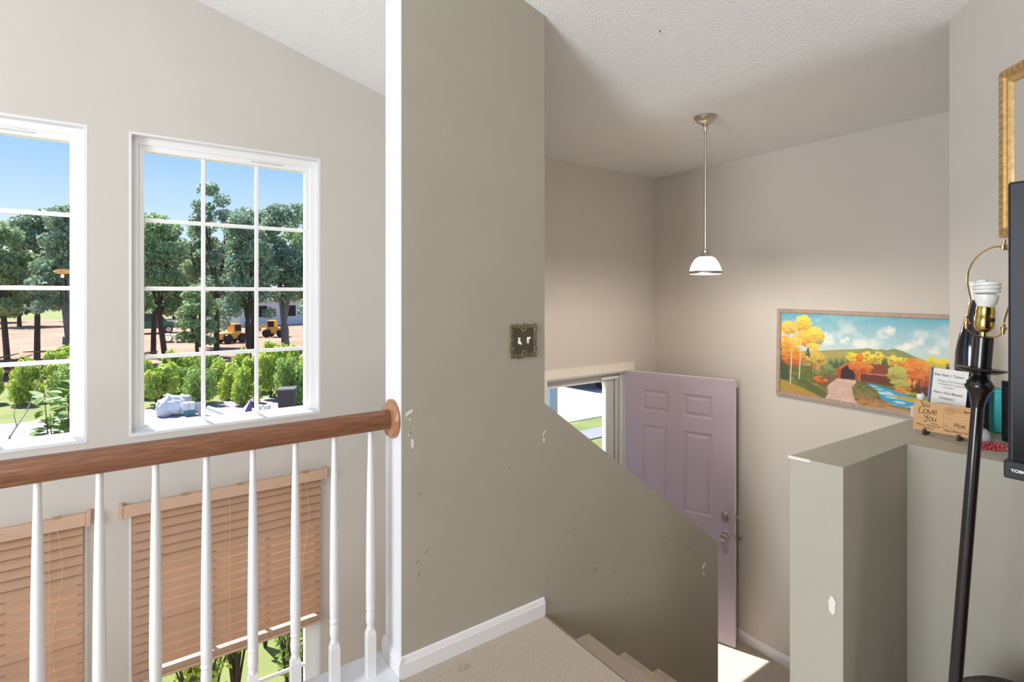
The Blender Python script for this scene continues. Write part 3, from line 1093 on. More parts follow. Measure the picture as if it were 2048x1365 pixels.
# river
poly([(0.475, 0.245), (0.53, 0.245), (0.616, 0.215), (0.70, 0.17), (0.86, 0.15), (1, 0.14), (1, 0.02), (0.80, 0.03), (0.70, 0.05), (0.60, 0.05), (0.56, 0.10), (0.55, 0.16), (0.52, 0.20)], (58, 156, 200))
blend(np.clip((noise2(20, 70, 12) - 0.5) * 4, 0, 1) * pmask([(0.50, 0.24), (0.56, 0.22), (0.66, 0.14), (0.80, 0.12), (0.9, 0.05), (0.60, 0.05), (0.55, 0.16)]) * 0.75, col3((206, 232, 238)))
poly([(0.60, 0.25), (0.66, 0.22), (0.70, 0.19), (1, 0.17), (1, 0.24), (0.75, 0.24)], (150, 158, 62))
poly([(0.59, 0.145), (0.66, 0.16), (0.80, 0.16), (0.90, 0.14), (0.80, 0.11), (0.68, 0.12)], (196, 164, 54))
poly([(0.616, 0.245), (0.64, 0.235), (0.70, 0.20), (0.68, 0.19)], (214, 190, 60), 0.8)
# rock bank
foliage(0.475, 0.14, 0.055, 0.10, [(112, 86, 58), (146, 122, 76), (122, 120, 70), (92, 98, 60)], 110, 0.016, 41)
foliage(0.53, 0.045, 0.08, 0.045, [(168, 116, 70), (186, 140, 84), (146, 116, 76)], 60, 0.018, 42)
poly([(0.60, 0.03), (0.80, 0.0), (0.56, 0.0)], (190, 152, 112))
# orange trees right
foliage(0.712, 0.40, 0.075, 0.17, [(96, 52, 44), (150, 74, 40), (206, 104, 36), (222, 130, 48), (232, 150, 60)], 200, 0.018, 51)
foliage(0.77, 0.33, 0.05, 0.12, [(84, 50, 44), (176, 86, 40), (216, 120, 46)], 90, 0.016, 52)
foliage(0.688, 0.295, 0.025, 0.05, [(200, 120, 40), (232, 158, 60)], 35, 0.012, 53)
for u in (0.70, 0.73, 0.76):
    line(u, 0.22, u, 0.36, 0.003, (66, 48, 46))
# green tree
foliage(0.633, 0.385, 0.042, 0.085, [(140, 130, 60), (170, 168, 84), (186, 186, 104)], 90, 0.015, 55)
foliage(0.643, 0.285, 0.04, 0.05, [(150, 142, 70), (178, 178, 96)], 50, 0.014, 56)
foliage(0.645, 0.225, 0.022, 0.035, [(206, 120, 50), (216, 144, 60)], 25, 0.010, 57)
line(0.643, 0.13, 0.643, 0.23, 0.002, (150, 140, 120))
# orange tree in front of the bridge
foliage(0.459, 0.415, 0.055, 0.06, [(176, 84, 40), (206, 112, 50), (220, 132, 66)], 80, 0.014, 61)
line(0.433, 0.26, 0.437, 0.38, 0.004, (178, 104, 62))
# left trees
poly([(0, 0.60), (0.02, 0.50), (0.05, 0.36), (0.06, 0.16), (0, 0.16)], (62, 84, 62), 0.9)
foliage(0.075, 0.46, 0.07, 0.12, [(150, 92, 60), (200, 108, 50), (222, 134, 56), (216, 168, 70)], 120, 0.018, 71)
foliage(0.03, 0.62, 0.035, 0.08, [(216, 140, 50), (236, 180, 64)], 50, 0.016, 72)
foliage(0.046, 0.81, 0.045, 0.075, [(206, 160, 60), (232, 196, 76), (240, 210, 100)], 70, 0.016, 73)
foliage(0.137, 0.87, 0.045, 0.095, [(206, 160, 64), (236, 196, 66), (244, 220, 92)], 90, 0.016, 74)
foliage(0.142, 0.70, 0.045, 0.09, [(216, 130, 60), (232, 178, 76), (240, 206, 84)], 80, 0.016, 75)
foliage(0.205, 0.73, 0.05, 0.11, [(186, 160, 70), (222, 190, 72), (244, 216, 84)], 110, 0.016, 76)
foliage(0.095, 0.65, 0.035, 0.06, [(236, 190, 60), (240, 206, 90)], 50, 0.014, 77)
foliage(0.195, 0.60, 0.035, 0.04, [(226, 190, 70), (240, 210, 90)], 40, 0.013, 78)
foliage(0.215, 0.44, 0.055, 0.11, [(136, 104, 60), (190, 160, 76), (216, 186, 84)], 120, 0.015, 79)
for u in (0.20, 0.215, 0.225, 0.235):
    line(u, 0.28, u + 0.004, 0.40, 0.002, (216, 190, 140), 0.8)
poly([(0.15, 0.50), (0.185, 0.46), (0.17, 0.60), (0.16, 0.55)], (70, 96, 84))
line(0.064, 0.115, 0.070, 0.45, 0.0042, (226, 214, 196)); line(0.070, 0.45, 0.074, 0.66, 0.0028, (214, 196, 160))
line(0.118, 0.19, 0.124, 0.50, 0.0036, (222, 210, 190)); line(0.124, 0.50, 0.128, 0.80, 0.0024, (216, 196, 150))
line(0.124, 0.43, 0.165, 0.53, 0.0022, (200, 170, 130)); line(0.068, 0.46, 0.05, 0.62, 0.002, (210, 186, 140))
for k in range(14):
    dab(0.0655 + prng.uniform(-.003, .003), prng.uniform(.12, .4), .0025, .004, (110, 96, 84), .8)
foliage(0.242, 0.205, 0.035, 0.045, [(130, 70, 48), (200, 92, 46), (222, 122, 66)], 50, 0.012, 81)
foliage(0.29, 0.36, 0.03, 0.05, [(92, 112, 66), (130, 148, 90)], 40, 0.014, 82)
IMG *= (0.93 + 0.14 * noise2(200, 100, 99))[..., None]
IMG = np.clip(IMG, 0, 1)

vv = np.zeros((NH * NW, 3))
vv[:, 1] = -(U.ravel() * PW)
vv[:, 2] = V.ravel() * PH
vv[:, 0] = -0.016
idx = np.arange(NH * NW).reshape(NH, NW)
quads = np.stack([idx[:-1, :-1], idx[1:, :-1], idx[1:, 1:], idx[:-1, 1:]], -1).reshape(-1, 4)
me = bpy.data.meshes.new('canvas')
me.from_pydata(vv.tolist(), [], quads.tolist())
ca = me.color_attributes.new('paint', 'FLOAT_COLOR', 'POINT')
ca.data.foreach_set('color', np.concatenate([IMG.reshape(-1, 3), np.ones((NH * NW, 1))], 1).astype(np.float32).ravel())
pm = bpy.data.materials.new('oil_paint')
pm.use_nodes = True
at = pm.node_tree.nodes.new('ShaderNodeAttribute')
at.attribute_name = 'paint'
pbs = pm.node_tree.nodes['Principled BSDF']
pbs.inputs['Roughness'].default_value = 0.45
pm.node_tree.links.new(at.outputs['Color'], pbs.inputs['Base Color'])
me.materials.append(pm)
cv = bpy.data.objects.new('canvas', me)
C.objects.link(cv)
cv.parent = pt
FRM = mat('greybrown_frame', srgb(176, 156, 140), 0.5, var=0.2, vscale=30)
fw = 0.024
for (a, b_) in [((-PW - fw, -fw), (fw, 0.0)), ((-PW - fw, PH), (fw, PH + fw)), ((0.0, 0.0), (fw, PH)), ((-PW - fw, 0.0), (-PW, PH))]:
    m = MB()
    m.bbox((-0.030, a[0], a[1]), (0.0, b_[0], b_[1]), 0.003)
    m.build('frame_moulding', FRM, pt, local=True)
m = MB()
frame_ring_y = [((-PW, 0.0), (0.0, 0.003)), ((-PW, PH - 0.003), (0.0, PH)), ((-0.003, 0.0), (0.0, PH)), ((-PW, 0.0), (-PW + 0.003, PH))]
for (a, b_) in frame_ring_y:
    m.box((-0.024, a[0], a[1]), (-0.014, b_[0], b_[1]))
m.build('inner_lip', FRM, pt, local=True)

# ------------------------------------------------------------------ things on the ledge
# wooden postcard sign
SIGNW = mat('engraved_plywood', srgb(214, 168, 112), 0.55, col2=srgb(196, 148, 94), vscale=10, stretch=(2, 10, 40))
BURN = mat('laser_burn', srgb(70, 44, 30), 0.8)
BURNL = mat('laser_burn_light', srgb(140, 98, 62), 0.8)
sg = empty('postcard_sign', (2.060, 0.652, LEDGE), 'small engraved wooden postcard sign on two dark feet, We Love You and Mom', 'sign', rot=(0, 0, R(-90)))
SL, SH = 0.155, 0.092
# local: x along the sign, -y faces the room, z up (leaning slightly back)
sg.rotation_euler = (R(-9), 0, R(-91))
m = MB()
m.bbox((0, 0, 0.012), (SL, 0.004, 0.012 + SH), 0.0006)
m.build('board', SIGNW, sg, local=True)
for xx in (0.030, 0.117):
    m = MB()
    m.box((xx, -0.012, 0.0), (xx + 0.007, 0.030, 0.012)).box((xx, -0.012, 0.0), (xx + 0.007, -0.001, 0.018))
    m.build('foot', mat('dark_wood_foot', srgb(92, 62, 44), 0.6), sg, local=True)


def strokes(parent, name, lines, wdt, y, material):
    m_ = MB()
    for ln in lines:
        m_.ribbon(ln, wdt, 0.0004, y)
    return m_.build(name, material, parent, local=True)


def curve(pts, n=8):
    """Catmull-Rom through the given points"""
    P = [Vector((p[0], p[1], 0)) for p in pts]
    P = [2 * P[0] - P[1]] + P + [2 * P[-1] - P[-2]]
    o = []
    for i in range(1, len(P) - 2):
        for k in range(n):
            t_ = k / n
            a_, b_, c_, d_ = P[i - 1], P[i], P[i + 1], P[i + 2]
            q = 0.5 * ((2 * b_) + (c_ - a_) * t_ + (2 * a_ - 5 * b_ + 4 * c_ - d_) * t_ ** 2 + (3 * b_ - a_ - 3 * c_ + d_) * t_ ** 3)
            o.append((q.x, q.y))
    o.append((P[-2].x, P[-2].y))
    return o


def glyphs(word, x, z, s, slant=0.15):
    """small hand-lettered alphabet, drawn as strokes in a 1 x 1 box"""
    G = {
        'W': [[(-.25, .75), (-.05, 1.0), (.12, .85), (0, .7), (-.1, .8)], [(.02, .98), (.2, 0), (.42, .7), (.6, 0), (.85, 1)]],
        'e': [[(.05, .3), (.5, .38), (.45, .62), (.25, .68), (.08, .4), (.2, .05), (.55, .1)]],
        'L': [[(.2, 1.1), (.12, .5), (.1, .02)], [(.1, .02), (.4, .02), (.62, .06)]],
        'o': [[(.3, .68), (.08, .5), (.1, .15), (.35, .02), (.58, .2), (.56, .55), (.3, .68)]],
        'v': [[(.02, .68), (.12, .2), (.28, .05), (.45, .3), (.5, .68)]],
        'Y': [[(.02, 1.0), (.08, .6), (.3, .5), (.5, .7), (.55, 1.0)], [(.55, 1.0), (.5, .3), (.38, -.25), (.15, -.25), (.18, 0)]],
        'u': [[(.05, .65), (.06, .2), (.22, .03), (.42, .15), (.48, .65)], [(.48, .65), (.48, .15), (.6, .03)]],
        'M': [[(0, 0), (.08, 1), (.35, .3), (.62, 1), (.72, 0)]],
        'm': [[(0, 0), (.02, .62), (.03, .4), (.18, .65), (.28, .45), (.28, 0)], [(.28, .4), (.42, .65), (.54, .45), (.56, 0)]],
    }
    res = []
    adv = {'W': .95, 'e': .62, 'L': .62, 'o': .66, 'v': .55, 'Y': .66, 'u': .66, 'M': .8, 'm': .66}
    for ch in word:
        for st_ in G[ch]:
            res.append([(x + (px + slant * pz) * s, z + pz * s) for px, pz in curve(st_, 5)])
        x += adv[ch] * s
    return res


yf = 0.0
strokes(sg, 'lettering', glyphs('We', 0.020, 0.0865, 0.0145), 0.0013, yf, BURN)
strokes(sg, 'lettering', glyphs('Love', 0.012, 0.0665, 0.0205, 0.05), 0.0019, yf, BURN)
strokes(sg, 'lettering', glyphs('You', 0.028, 0.046, 0.0175, 0.05), 0.0015, yf, BURN)
strokes(sg, 'lettering', glyphs('Mom', 0.107, 0.038, 0.013, 0.05), 0.0013, yf, BURN)


def text(parent, name, body, x, z, size, material, y=0.0, shear=0.0, depth=0.0004, align='LEFT', extrude=0.0, bold=0.0):
    cu = bpy.data.curves.new('txt', 'FONT')
    cu.body = body
    cu.size = size
    cu.shear = shear
    cu.offset = bold
    cu.resolution_u = 2
    cu.extrude = extrude
    cu.align_x = align
    to = bpy.data.objects.new('txt', cu)
    C.objects.link(to)
    bpy.context.view_layer.update()
    me_ = bpy.data.meshes.new_from_object(to.evaluated_get(bpy.context.evaluated_depsgraph_get()))
    bpy.data.objects.remove(to)
    for v in me_.vertices:
        v.co = (x + v.co.x, y - depth - v.co.z, z + v.co.y)
    me_.materials.clear()
    me_.materials.append(material)
    me_.name = name
    o = bpy.data.objects.new(name, me_)
    C.objects.link(o)
    o.parent = parent
    return o


text(sg, 'lettering', 'Love,', 0.048, 0.036, 0.008, BURN, bold=0.0001)
text(sg, 'lettering', 'Tiffany, Thomas &', 0.007, 0.028, 0.0088, BURN, shear=0.2)
text(sg, 'lettering', 'Madison', 0.028, 0.0195, 0.0085, BURN, shear=0.2)
text(sg, 'lettering', 'TO:', 0.082, 0.036, 0.006, BURN)
text(sg, 'lettering', "Happy Mother's Day", 0.083, 0.0215, 0.0074, BURN, bold=0.0001)
strokes(sg, 'engraved_line', [[(0.0795, 0.016), (0.0795, 0.098)], [(0.087, 0.0335), (0.150, 0.0335)], [(0.083, 0.0275), (0.150, 0.0275)],
                              [(0.128, 0.081), (0.150, 0.081), (0.150, 0.100), (0.128, 0.100), (0.128, 0.081)]] +
        [[(0.104, 0.083 + 0.004 * k), (0.126, 0.083 + 0.004 * k)] for k in range(4)], 0.0006, yf, BURNL)
strokes(sg, 'postmark', [[(0.095 + r_ * math.cos(k * PI / 12), 0.087 + r_ * math.sin(k * PI / 12)) for k in range(25)] for r_ in (0.006, 0.009, 0.0115)], 0.0007, yf, BURNL)
strokes(sg, 'postmark', [[(0.092 + 0.003 * k, 0.084), (0.0935 + 0.003 * k, 0.090)] for k in range(3)], 0.0007, yf, BURNL)
strokes(sg, 'stamp_heart', [curve([(0.133, 0.093), (0.131, 0.089), (0.135, 0.087), (0.142, 0.089), (0.147, 0.088)])], 0.003, yf, BURN)

# handwritten letter in a clear stand
PAPER = mat('letter_paper', srgb(248, 246, 242), 0.7)
INK = mat('ink', srgb(70, 70, 86), 0.7)
ACR = glass_mat('acrylic', (1, 1, 1, 1), 1.3)
la = Vector((2.172, 0.649)); lb = Vector((2.124, 0.540))
lt = empty('letter_stand', (la.x, la.y, LEDGE), 'handwritten letter standing in a clear acrylic holder behind wooden sign', 'letter', rot=(R(-7), 0, math.atan2(lb.y - la.y, lb.x - la.x)))
LWd = (lb - la).length
LH = 0.205
m = MB()
m.box((0.006, 0.0, 0.004), (LWd, 0.0008, LH))
m.build('letter', PAPER, lt, local=True)
m = MB()
m.bbox((-0.004, -0.003, 0.0), (LWd + 0.002, -0.001, LH + 0.002), 0.0005).bbox((-0.004, -0.003, 0.0), (LWd + 0.002, 0.05, 0.003), 0.0005)
m.build('acrylic_sheet', ACR, lt, local=True)
m = MB()
m.hexa([(-0.016, 0.02, 0.0), (-0.003, -0.002, 0.0), (-0.001, 0.0, 0.0), (-0.014, 0.022, 0.0), (-0.007, 0.012, LH), (-0.003, -0.002, LH), (-0.001, 0.0, LH), (-0.005, 0.014, LH)])
m.build('acrylic_side', mat('acrylic_edge', srgb(176, 188, 214), 0.15, trans=0.3), lt, local=True)
y_ = -0.0035
text(lt, 'handwriting', 'Dear Aunt + Tanner,', 0.012, LH - 0.024, 0.0115, INK, y=y_, shear=0.15)
for k, (x_, s_) in enumerate([(0.024, 'Thinking of you this Christmas'), (0.027, 'and sending all our love to you'), (0.044, 'in this season')]):
    text(lt, 'handwriting', s_, x_, LH - 0.042 - 0.010 * k, 0.0068, INK, y=y_, shear=0.2)
text(lt, 'handwriting', 'Have a Very Blessed', 0.014, LH - 0.082, 0.0115, INK, y=y_, shear=0.2)
text(lt, 'handwriting', 'Christmas!', 0.034, LH - 0.099, 0.0115, INK, y=y_, shear=0.2)
strokes(lt, 'signature', [curve([(0.082, LH - 0.112), (0.04, LH - 0.113), (0.022, LH - 0.122), (0.05, LH - 0.135), (0.085, LH - 0.145), (0.062, LH - 0.152), (0.058, LH - 0.162), (0.085, LH - 0.172)])], 0.001, y_, INK)

# tall dark bottle
NAVY = mat('navy_glass', srgb(22, 24, 44), 0.1, coat=0.6)
bt = empty('tall_bottle', (2.222, 0.540, LEDGE), 'tall dark navy bottle with slim neck and white tip', 'bottle')
m = MB()
q = 1.72 / 1050
zy = lambda yy: 1.5 + (590 - yy) * q
m.lathe([(0.050, LEDGE), (0.0555, LEDGE + 0.006), (0.0565, LEDGE + 0.05), (0.0565, zy(735)), (0.0545, zy(705)), (0.046, zy(680)), (0.034, zy(655)), (0.021, zy(632)), (0.0125, zy(612)), (0.0105, zy(600))], 36, (2.222, 0.540, 0))
m.v = [(2.222 + (p[0] - 2.222) * .8, .540 + (p[1] - .540) * .8, p[2]) for p in m.v]
m.build('body', NAVY, bt, smooth=True)
m = MB()
m.lathe([(0.0085, zy(602)), (0.0090, zy(590)), (0.0090, zy(574)), (0.0112, zy(573)), (0.0112, zy(566)), (0.009, zy(564))], 20, (2.222, 0.540, 0))
m.build('white_tip', WHITE, bt, smooth=True, label='white spout tip')
m = MB()
m.lathe([(0.0570, zy(800)), (0.0572, zy(760))], 36, (2.222, 0.540, 0), caps=False)
m.v = [(2.222 + (p[0] - 2.222) * .8, .540 + (p[1] - .540) * .8, p[2]) for p in m.v]
m.build('blue_label', mat('royal_blue_label', srgb(36, 62, 140), 0.4), bt, smooth=True)
m = MB()
pts = []
a0 = math.atan2(-0.540, -2.222)
for k in range(9):
    a = a0 + 0.05 + 0.95 * (k / 8 - 0.15)
    pts.append(a)
vs = [(2.222 + 0.0462 * math.cos(a), 0.540 + 0.0462 * math.sin(a), zy(741)) for a in pts] + [(2.222 + 0.0462 * math.cos(a), 0.540 + 0.0462 * math.sin(a), zy(716)) for a in pts]
fs = [(k, k + 1, 10 + k, 9 + k) for k in range(8)]
m.add(vs, fs)
m.build('paper_label', PAPER, bt, smooth=True)

# teal tub against the angled wall
m = MB()
tl = empty('teal_tub', (2.307, 0.517, LEDGE), 'teal plastic tub standing against the angled wall', 'tub', rot=(0, 0, R(45)))
TEAL = mat('teal_plastic', srgb(70, 190, 190), 0.4)
m = MB()
sec = []
for k in range(24):
    a = 2 * PI * k / 24
    cx_ = math.copysign(abs(math.cos(a)) ** 0.5, math.cos(a)); cy_ = math.copysign(abs(math.sin(a)) ** 0.5, math.sin(a))
    sec.append((cx_, cy_))
prof = [(0.048, 0.018, 0.0), (0.054, 0.0215, 0.004), (0.057, 0.023, 0.07), (0.058, 0.0235, 0.078), (0.058, 0.0235, 0.132), (0.060, 0.0245, 0.134), (0.060, 0.0245, 0.142), (0.055, 0.021, 0.142), (0.055, 0.021, 0.13)]
vs = [(a_ * s[0], b_ * s[1], h) for a_, b_, h in prof for s in sec]
fs = [(i * 24 + k, i * 24 + (k + 1) % 24, (i + 1) * 24 + (k + 1) % 24, (i + 1) * 24 + k) for i in range(len(prof) - 1) for k in range(24)] + [tuple(range(23, -1, -1)), tuple((len(prof) - 1) * 24 + k for k in range(24))]
m.add(vs, fs)
m.build('body', TEAL, tl, smooth=True, local=True)
m = MB()
m.tube([(-0.058, 0, 0.132), (-0.062, -0.02, 0.11), (-0.05, -0.028, 0.085), (0.0, -0.03, 0.075), (0.05, -0.028, 0.085), (0.062, -0.02, 0.11), (0.058, 0, 0.132)], 0.002, 6)
m.build('handle', TEAL, tl, smooth=True, local=True)

# small grey dome (mouse-like)
m = MB()
gd = empty('grey_dome', (2.122, 0.4955, LEDGE), 'small light grey rounded dome on a dark base, beside the bottle', 'ornament', rot=(0, 0, R(20)))
gd.scale = (0.85, 0.85, 0.9)
m = MB()
m.lathe([(0.030, 0.0), (0.031, 0.004)], 24, (0, 0, 0))
m.build('base', BLACKP, gd, local=True)
m = MB()
m.lathe([(0.031, 0.003), (0.031, 0.012), (0.028, 0.024), (0.022, 0.034), (0.014, 0.040), (0.004, 0.042)], 24, (0, 0, 0))
m.build('cover', mat('grey_plastic', srgb(178, 178, 182), 0.4), gd, local=True, smooth=True)

# black standing frame, seen at its edge
m = MB()
bf = empty('black_frame', (2.176, 0.4525, LEDGE), 'black photo frame standing on the ledge beside the television', 'photo frame', rot=(0, 0, R(-135)))
m = MB()
m.bbox((0, -0.008, 0), (0.11, 0.010, 0.185), 0.002)
m.build('frame', BLACKP, bf, local=True)
m = MB()
m.box((0.016, -0.0088, 0.016), (0.094, -0.0081, 0.169))
m.build('picture', mat('dark_photo_print', srgb(30, 29, 33), 0.4), bf, local=True)
m = MB()
m.hexa([(0.045, 0.010, 0.0), (0.065, 0.010, 0.0), (0.065, 0.055, 0.0), (0.045, 0.055, 0.0), (0.045, 0.010, 0.12), (0.065, 0.010, 0.12), (0.065, 0.013, 0.12), (0.045, 0.013, 0.12)])
m.build('easel_back', BLACKP, bf, local=True)

# heap of red beads
m = MB()
rb = random.Random(5)
bx, by = 2.046, 0.4535
prev = None
for k in range(150):
    a = rb.uniform(0, 2 * PI)
    r_ = math.sqrt(rb.random())
    x = bx + 0.056 * r_ * math.cos(a)
    y = by + 0.038 * r_ * math.sin(a)
    h = 0.0032 + max(0, 0.010 * (1 - r_) * rb.random())
    m.ball((x, y, LEDGE + h), 0.0034, 7, 5)
m.build('bead_necklace', mat('red_beads', srgb(176, 30, 40), 0.18, coat=0.5), smooth=True, label='heaped string of shiny red beads lying on the ledge', cat='necklace')

# small pale box and bird ornament at the far edge of the ledge
m = MB()
m.bbox((2.310, 0.700, LEDGE), (2.345, 0.738, LEDGE + 0.042), 0.002)
pbx = m.build('small_box', mat('pale_pink_box', srgb(222, 204, 194), 0.6), label='small pale pink box at the far edge of the ledge', cat='box')
m = MB()
m.box((2.322, 0.712, LEDGE + 0.0415), (2.333, 0.726, LEDGE + 0.046))
m.build('lid_knob', SCUFF, pbx)
bd = empty('bird_ornament', (2.20, 0.672, LEDGE), 'tiny brown and white bird ornament peeking above wooden sign corner', 'ornament', rot=(0, 0, R(-35)))
m = MB()
m.lathe([(0.016, 0.0), (0.016, 0.004), (0.003, 0.006), (0.002, 0.088)], 14)
m.build('stand', DARK, bd, local=True)
m = MB()
m.ball((0.0, 0, 0.098), (0.013, 0.010, 0.014), 12, 8)
m.build('body', WHITE, bd, local=True, smooth=True)
m = MB()
m.tube([(0.006, 0, 0.100), (-0.006, 0, 0.112), (-0.030, 0, 0.130)], [0.005, 0.005, 0.0012], 8)
m.build('tail', mat('brown_feather', srgb(120, 76, 50), 0.6), bd, local=True, smooth=True)

# ------------------------------------------------------------------ floor lamp
fl_ = empty('floor_lamp', (1.321, 0.3915, 0.0), 'black floor lamp without shade, brass socket and harp, spiral bulb', 'lamp', rot=(0, R(4.6), R(-35.1)))
fl_.scale = (0.82, 0.82, 1.0)


def squash(mb, k, z0=1.418, kx=1.0):
    mb.v = [(p[0] * kx, p[1], z0 + (p[2] - z0) * k if p[2] > z0 else p[2]) for p in mb.v]
    return mb


m = MB()
m.lathe([(0.135, 0.0), (0.135, 0.012), (0.128, 0.020), (0.060, 0.030), (0.030, 0.045), (0.018, 0.075), (0.014, 0.10)], 40)
m.build('base', BLACKL, fl_, smooth=True, local=True)
m = MB()
m.lathe([(0.0142, 0.09), (0.0140, 0.60), (0.0134, 1.0), (0.0130, 1.275)], 24)
m.build('pole', BLACKL, fl_, smooth=True, local=True)
m = MB()
m.lathe([(0.0130, 1.272), (0.0145, 1.285), (0.0190, 1.300), (0.0285, 1.312), (0.0300, 1.316), (0.0290, 1.320), (0.0240, 1.327), (0.0160, 1.336), (0.0140, 1.340), (0.0150, 1.346)], 32)
m.build('finial', BLACKL, fl_, smooth=True, local=True)
m = MB()
m.lathe([(0.014, 1.341), (0.030, 1.343), (0.051, 1.350), (0.0525, 1.352), (0.051, 1.3535), (0.030, 1.348), (0.018, 1.347)], 40)
m.build('drip_pan', BLACKL, fl_, smooth=True, local=True)
m = MB()
m.lathe([(0.0205, 1.346), (0.0205, 1.416), (0.019, 1.418), (0.004, 1.418)], 32)
m.build('candle_sleeve', BLACKL, fl_, smooth=True, local=True)
m = MB()
m.lathe([(0.006, 1.417), (0.0075, 1.419), (0.0075, 1.430), (0.012, 1.432), (0.0185, 1.440), (0.0200, 1.448), (0.0200, 1.470), (0.0188, 1.473), (0.0188, 1.478), (0.0195, 1.480), (0.0180, 1.494), (0.0165, 1.496)], 32)
so = squash(m, 0.80).build('socket', BRASS, fl_, smooth=True, local=True)
m = MB()
m.lathe([(0.0055, -0.0185), (0.0055, -0.026), (0.004, -0.028)], 12, (-0.003, 0, 1.462), axis=1)
squash(m, 0.80).build('switch_key', BLACKP, so, smooth=True, local=True)
m = MB()
m.tube([(-0.040, 0, 1.448), (-0.039, 0, 1.436), (-0.028, 0, 1.424), (-0.018, 0, 1.420), (0.018, 0, 1.419), (0.026, 0, 1.419), (0.038, 0, 1.426), (0.043, 0, 1.440)], 0.0018, 6)
squash(m, 0.80, kx=1.12).build('saddle', BRASSH, fl_, smooth=True, local=True)
for sx, zz in ((-0.0395, 1.447), (0.0435, 1.440)):
    m = MB()
    m.lathe([(0.003, zz - 0.012), (0.0045, zz), (0.0065, zz + 0.001), (0.0065, zz + 0.006), (0.004, zz + 0.008), (0.003, zz + 0.016)], 14, (sx, 0, 0))
    squash(m, 0.80, kx=1.12).build('ferrule', BRASSH, fl_, smooth=True, local=True)
m = MB()
left = [(-0.0395, 1.462), (-0.0375, 1.480), (-0.0345, 1.500), (-0.040, 1.520), (-0.0455, 1.545), (-0.044, 1.570), (-0.034, 1.594), (-0.018, 1.612), (0.000, 1.624), (0.016, 1.629), (0.030, 1.628)]
right = [(0.044, 1.622), (0.062, 1.600), (0.070, 1.570), (0.066, 1.535), (0.054, 1.500), (0.046, 1.470), (0.0435, 1.455)]
m.tube([(p[0], 0, p[1]) for p in curve(left + right, 5)], 0.0019, 8)
squash(m, 0.89, kx=1.12).build('harp', BRASSH, fl_, smooth=True, local=True)
m = MB()
m.lathe([(0.005, 1.622), (0.006, 1.626), (0.006, 1.634), (0.003, 1.637), (0.003, 1.645)], 14, (0.026, 0, 0))
squash(m, 0.89, kx=1.3).build('harp_thread', BRASSH, fl_, smooth=True, local=True)
CFL = mat('cfl_white', srgb(236, 236, 232), 0.35)
bl = empty('bulb', (0, 0, 0), parent=fl_)
m = MB()
m.lathe([(0.0150, 1.490), (0.0160, 1.497), (0.0215, 1.508), (0.0235, 1.520), (0.0235, 1.526), (0.012, 1.528)], 28)
squash(m, 0.80).build('ballast', CFL, bl, smooth=True, local=True)
m = MB()
hp = []
for k in range(70):
    t_ = k / 69
    a = t_ * 2 * PI * 3.3
    hp.append(((0.0215 + 0.002 * math.sin(t_ * PI)) * math.cos(a), (0.0215 + 0.002 * math.sin(t_ * PI)) * math.sin(a), 1.529 + t_ * 0.031))
for k in range(8):
    hp.append((hp[69][0] * (1 - k / 8), hp[69][1] * (1 - k / 8), 1.560 + 0.0025 * k / 8))
m.tube(hp, 0.0046, 8)
squash(m, 0.80, kx=0.95).build('spiral_tube', CFL, bl, smooth=True, local=True)

# ------------------------------------------------------------------ television on a dresser
XT, Y0T, Y1T, Z0T, Z1T = 1.209, 0.250, -0.630, 1.187, 1.693
tv = empty('television', (XT + 0.05, -0.19, 1.085), 'flat black television with white maker lettering on the lower bezel', 'television')
m = MB()
m.bbox((XT + 0.004, Y1T, Z0T + 0.014), (XT + 0.052, Y0T - 0.002, Z1T), 0.004)
m.build('housing', BLACKP, tv)
m = MB()
m.add([(XT + 0.0035, Y1T + 0.008, Z0T + 0.014), (XT + 0.0035, Y0T - 0.009, Z0T + 0.014), (XT + 0.0035, Y0T - 0.009, Z1T - 0.010), (XT + 0.0035, Y1T + 0.008, Z1T - 0.010)], [(0, 1, 2, 3)])
m.build('screen', SCREEN, tv)
m = MB()
m.bbox((XT - 0.002, Y1T, Z0T), (XT + 0.050, Y0T + 0.002, Z0T + 0.030), 0.002)
bz = m.build('bezel', BLACKP, tv)
lw = mat('logo_white', srgb(228, 228, 232), 0.5)
cu = bpy.data.curves.new('txt', 'FONT')
cu.body = 'TOSHIBA'
cu.size = 0.0066
cu.offset = 0.0002
to = bpy.data.objects.new('txt', cu)
C.objects.link(to)
bpy.context.view_layer.update()
me_ = bpy.data.meshes.new_from_object(to.evaluated_get(bpy.context.evaluated_depsgraph_get()))
bpy.data.objects.remove(to)
wv = Vector(tv.location)
for v in me_.vertices:
    x, z = v.co.x, v.co.y
    v.co = (XT - 0.0026 - wv.x, Y0T - 0.0075 - x * 1.1 - wv.y, Z0T + 0.0125 + z - wv.z)
me_.materials.clear()
me_.materials.append(lw)
o = bpy.data.objects.new('logo_lettering', me_)
C.objects.link(o)
o.parent = tv
m = MB()
m.box((XT + 0.015, -0.24, 1.095), (XT + 0.04, -0.14, 1.21))
m.build('neck', BLACKP, tv)
m = MB()
m.bbox((XT - 0.06, -0.37, 1.085), (XT + 0.14, -0.01, 1.097), 0.003)
m.build('stand', BLACKP, tv)
ds = empty('dresser', (1.36, -0.33, 0), 'tall brown dresser under the television', 'dresser')
BRW = mat('brown_wood', srgb(110, 74, 50), 0.5, var=0.3, vscale=10, stretch=(4, 1, 12))
m = MB()
m.bbox((1.14, -0.75, 0.06), (1.59, 0.06, 1.06), 0.004)
m.build('carcass', BRW, ds)
m = MB()
m.bbox((1.12, -0.77, 1.06), (1.595, 0.08, 1.085), 0.004)
m.build('top', BRW, ds)
